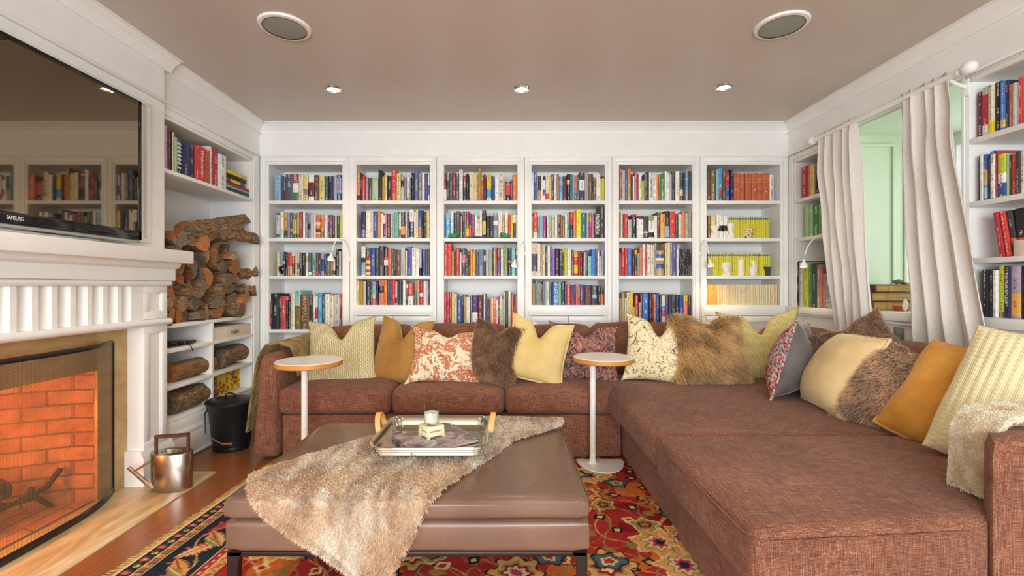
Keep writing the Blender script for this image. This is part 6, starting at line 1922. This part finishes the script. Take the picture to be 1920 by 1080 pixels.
o = obj('desk_tray', MB().box(x0, x1, YB + .006, YB + .018, Z2, Z2 + .010, 0, .003).tube([(x0, YB + .012, Z2 + .012), ((x0 + x1) / 2, YB + .012, Z2 + .018), (x1, YB + .012, Z2 + .014)], .004, 6), M['black']); tag(o, 'low black pen tray between the two green frogs', 'tray')
# pillar candles
def candle(label, px, z, r, h, twist, seed, D=YB + .0):
    x = on_shelf(px, D); n = 28; rings = 16
    t = thing('pillar_candle', label, 'candle', (x, D + .03, z), 'white pillar candles in the sixth bay')
    y0 = YB + .004 + r - .012
    b = MB()
    for i in range(rings + 1):
        v = i / rings
        for k in range(n):
            a = 2 * PI * k / n
            rr = r * (1 + (twist * math.sin(2 * a + v * 7 + seed) * .18 + twist * .12 * noise.noise(Vector((math.cos(a) * 1.5, math.sin(a) * 1.5, v * 4 + seed)))))
            b.v.append((x + rr * math.cos(a), y0 + rr * math.sin(a) * .8, z + h * v))
    for i in range(rings):
        for k in range(n):
            k2 = (k + 1) % n; b.f.append((i * n + k, i * n + k2, (i + 1) * n + k2, (i + 1) * n + k)); b.mi.append(0)
    b.f.append(tuple(range(n - 1, -1, -1))); b.f.append(tuple(rings * n + k for k in range(n))); b.mi += [0, 0]
    obj('wax', b, M['waxwhite'], t)
    obj('wick', MB().tube([(x, y0, z + h), (x + .003, y0, z + h + .012), (x - .002, y0, z + h + .018)], .0015, 5), M['waxwhite'], t)
candle('short stout twisted white candle on the sixth bay\'s second shelf', 1342.5, Z2, .036, .110, 1, 1)
candle('tall twisted white candle on the sixth bay\'s second shelf', 1372, Z2, .027, .128, 1, 2)
candle('short stout twisted white candle on the sixth bay\'s third shelf', 1364.5, Z3, .038, .118, 1, 3)
candle('straight smooth white candle between the twisted ones, third shelf', 1391.5, Z3, .028, .140, 0, 4)
candle('tall twisted white candle nearest the dark cup, third shelf', 1414.5, Z3, .028, .128, 1, 6)
M['mug'] = blotch('painted_flower_mug', [(0, '#4a2a20'), (.40, '#c49a4a'), (.47, '#efe4c8'), (.56, '#b87a3a'), (.63, '#efe4c8'), (.7, '#6a3a28')], 40, .6, 3)
x = on_shelf(1406.5, YB)
t = thing('mug', 'painted mug in brown and gold in front of the yellow paperbacks', 'mug', (x, YB + .03, Z2))
obj('cup', MB().lathe([(.0005, 0), (.036, 0), (.043, .02), (.043, .06), (.046, .086), (.043, .086), (.040, .06), (.0005, .01)], (x, YB + .034, Z2), 28, sy=.75), M['mug'], t)
obj('handle', MB().tube([(x + .04 + .022 * math.sin(PI * k / 10), YB + .034, Z2 + .02 + .05 * k / 10) for k in range(11)], .005, 8), M['waxwhite'], t)
x = on_shelf(1440, YB)
t = obj('candle_holder', MB().prism([(x - .028, Z3 + .078), (x + .028, Z3 + .078), (x + .024, Z3), (x - .012, Z3), (x - .010, Z3 + .03)], YB + .008, YB + .055, 'y'), plain('smoky_dark_glass', '#4a4648', .12)); tag(t, 'dark angular cup at the end of the third shelf, sixth bay', 'cup')
x = on_shelf(1331, YB)
t = obj('glass_block', MB().prism([(x - .022, Z3), (x + .03, Z3), (x + .012, Z3 + .085), (x - .016, Z3 + .07)], YB + .006, YB + .019, 'y'), plain('cut_glass_grey', '#b0b4b0', .08, .3)); tag(t, 'faceted grey glass ornament below the reading lamp in sixth bay', 'ornament')
# round emblem on the charcoal book next to the graffiti volume is part of its cover
for o in list(COL.objects):
    if o.name.startswith('book') and o.get('label', '').startswith('charcoal book, twenty-fifth from left, fourth shelf of fourth'):
        w_ = max(v.co.x for v in o.data.vertices)
        b = MB().lathe([(.0005, 0), (.020, 0), (.020, .0006), (.0005, .0006)], (0, 0, 0), 24)
        b.v = [(v[0] + w_ / 2, -v[2] - .0004, v[1] + .075) for v in b.v]
        obj('emblem', b, book_mat('T'), o, local=True, label='pale blue round emblem')
# stack of flat books at the end of the firewood-side top shelf
stk = [('dark green flat book, lowest in the pile on the top shelf above the firewood', 'G', 852, 1192, .034, 0), ('pale blue flat book, second up in the pile above the firewood', 's', 862, 1165, .018, .0), ('bright red flat book, third up in the pile above the firewood', 'r', 866, 1170, .022, .0),
       ('taupe flat book with yellow label in the pile above the firewood', 'x', 862, 1105, .036, .0), ('black flat book, second from top in the pile above the firewood', 'k', 862, 1122, .030, .0), ('bright yellow flat book, topmost in the pile above the firewood', 'y', 866, 1120, .030, .0)]
z = ZL1
for lab, c, q0, q1, h, _ in stk:
    X = XL - .03; y0, y1 = dep(300 + q0 / 6.967, X), dep(300 + q1 / 6.967, X)
    y0 += .012
    o = obj('book', MB().box(X - .2, X, y0, y1, z, z + .003, 0, .001).box(X - .2, X, y0, y1, z + h - .003, z + h, 0, .001).box(X - .004, X, y0, y1, z, z + h, 0, .001), [book_mat(c)]); tag(o, lab, 'book', 'pile of flat books above the firewood')
    obj('page_block', MB().box(X - .197, X - .004, y0 + .003, y1 - .003, z + .003, z + h - .003), M['pages'], o)
    if c == 'x':
        ym = (y0 + y1) / 2
        obj('spine_label', MB().box(X - .001, X + .0008, ym - .07, ym + .06, z + .006, z + h - .006), book_mat('y'), o, label='yellow spine label')
    z += h + .0004
# white card leaning in front of the red books
p0 = 2.485
yA, yB = dep(1901, XR + .008), dep(1925, XR + .008)
o = obj('card', MB().box(XR + .006, XR + .010, yB, yA, 1.295, 1.372, 0, .001), plain('pale_pink_card', '#dcc8b4', .6)); tag(o, 'pale blank card standing in front of the leaning red books', 'card')
# tan cardboard behind the books of the corner sill shelf
yA, yB = dep(1503, XR + .28), dep(1545, XR + .28)
o = obj('cardboard', MB().box(XR + .285, XR + .291, dep(1560, XR + .285), dep(1510, XR + .285), .975, 1.30, 0, .001), plain('tan_cardboard', '#c8b078', .8)); tag(o, 'tan cardboard sheet standing behind the books of the corner sill shelf', 'cardboard')
# ------------------------------------------------------------------ light
def area(name, loc, rot, sx, sy, e, c):
    l = bpy.data.lights.new(name, 'AREA'); l.shape = 'RECTANGLE'; l.size = sx; l.size_y = sy; l.energy = e; l.color = rgb(c)
    o = link(bpy.data.objects.new(name, l)); o.location = loc; o.rotation_euler = rot; return o
def spot(name, loc, tgt, e, c, ang=100, blend=.6, r=.04):
    l = bpy.data.lights.new(name, 'SPOT'); l.energy = e; l.color = rgb(c); l.spot_size = math.radians(ang); l.spot_blend = blend; l.shadow_soft_size = r
    o = link(bpy.data.objects.new(name, l)); o.location = loc
    o.rotation_euler = (Vector(tgt) - Vector(loc)).to_track_quat('-Z', 'Y').to_euler(); return o
area('added_window_light', (0, YR - .01, 1.4), (PI / 2, 0, 0), 3.7, 1.8, 270, '#f3faff')  # broad frontal light added at the unseen rear window
area('niche_daylight', (NX1 + .06, 2.82, 1.6), (0, PI / 2, 0), 1.25, .68, 9, '#f6fbff')
for x, y in DL + [(-1.2, 1.3), (.13, 1.3), (1.55, 1.3), (-1.2, -.7), (.13, -.7), (1.55, -.7)]:  # listed positions are extra beams added out of view, with no fittings
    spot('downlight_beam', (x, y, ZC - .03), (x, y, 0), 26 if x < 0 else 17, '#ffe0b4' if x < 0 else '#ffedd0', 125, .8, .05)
for i, (p_, d_) in enumerate(LAMPS):
    spot('reading_light', p_, p_ + d_, 13 if i == 2 else 3.5, '#ffd890', 110, .7, .02)
p = bpy.data.lights.new('fire_glow', 'POINT'); p.energy = 34; p.color = rgb('#ff9d54'); p.shadow_soft_size = .12
o = link(bpy.data.objects.new('fire_glow', p)); o.location = (-2.42, 1.83, .36)
w = bpy.data.worlds.new('daylight'); SC.world = w; w.use_nodes = True
w.node_tree.nodes['Background'].inputs[0].default_value = rgba('#dfe8f2'); w.node_tree.nodes['Background'].inputs[1].default_value = 1.0
# ------------------------------------------------------------------ camera
cam = bpy.data.cameras.new('camera'); cam.sensor_width = 36; cam.lens = F / 1920 * 36; cam.clip_start = .02
cam.shift_x = (960 - CX) / 1920; cam.shift_y = -(540 - CY) / 1920
co = link(bpy.data.objects.new('camera', cam)); co.location = (0, 0, H); co.rotation_euler = (PI / 2, 0, 0)
SC.camera = co
vs_ = SC.view_settings
SC.display_settings.display_device = 'sRGB'
vs_.view_transform = 'Standard'; vs_.look = 'None'; vs_.gamma = 1; vs_.use_curve_mapping = False
vs_.exposure = -0.1
SC.cycles.use_denoising = True
SC.cycles.max_bounces = 8; SC.cycles.diffuse_bounces = 4; SC.cycles.glossy_bounces = 4; SC.cycles.transmission_bounces = 6
SC.cycles.caustics_reflective = False; SC.cycles.caustics_refractive = False
SC.cycles.sample_clamp_indirect = 6
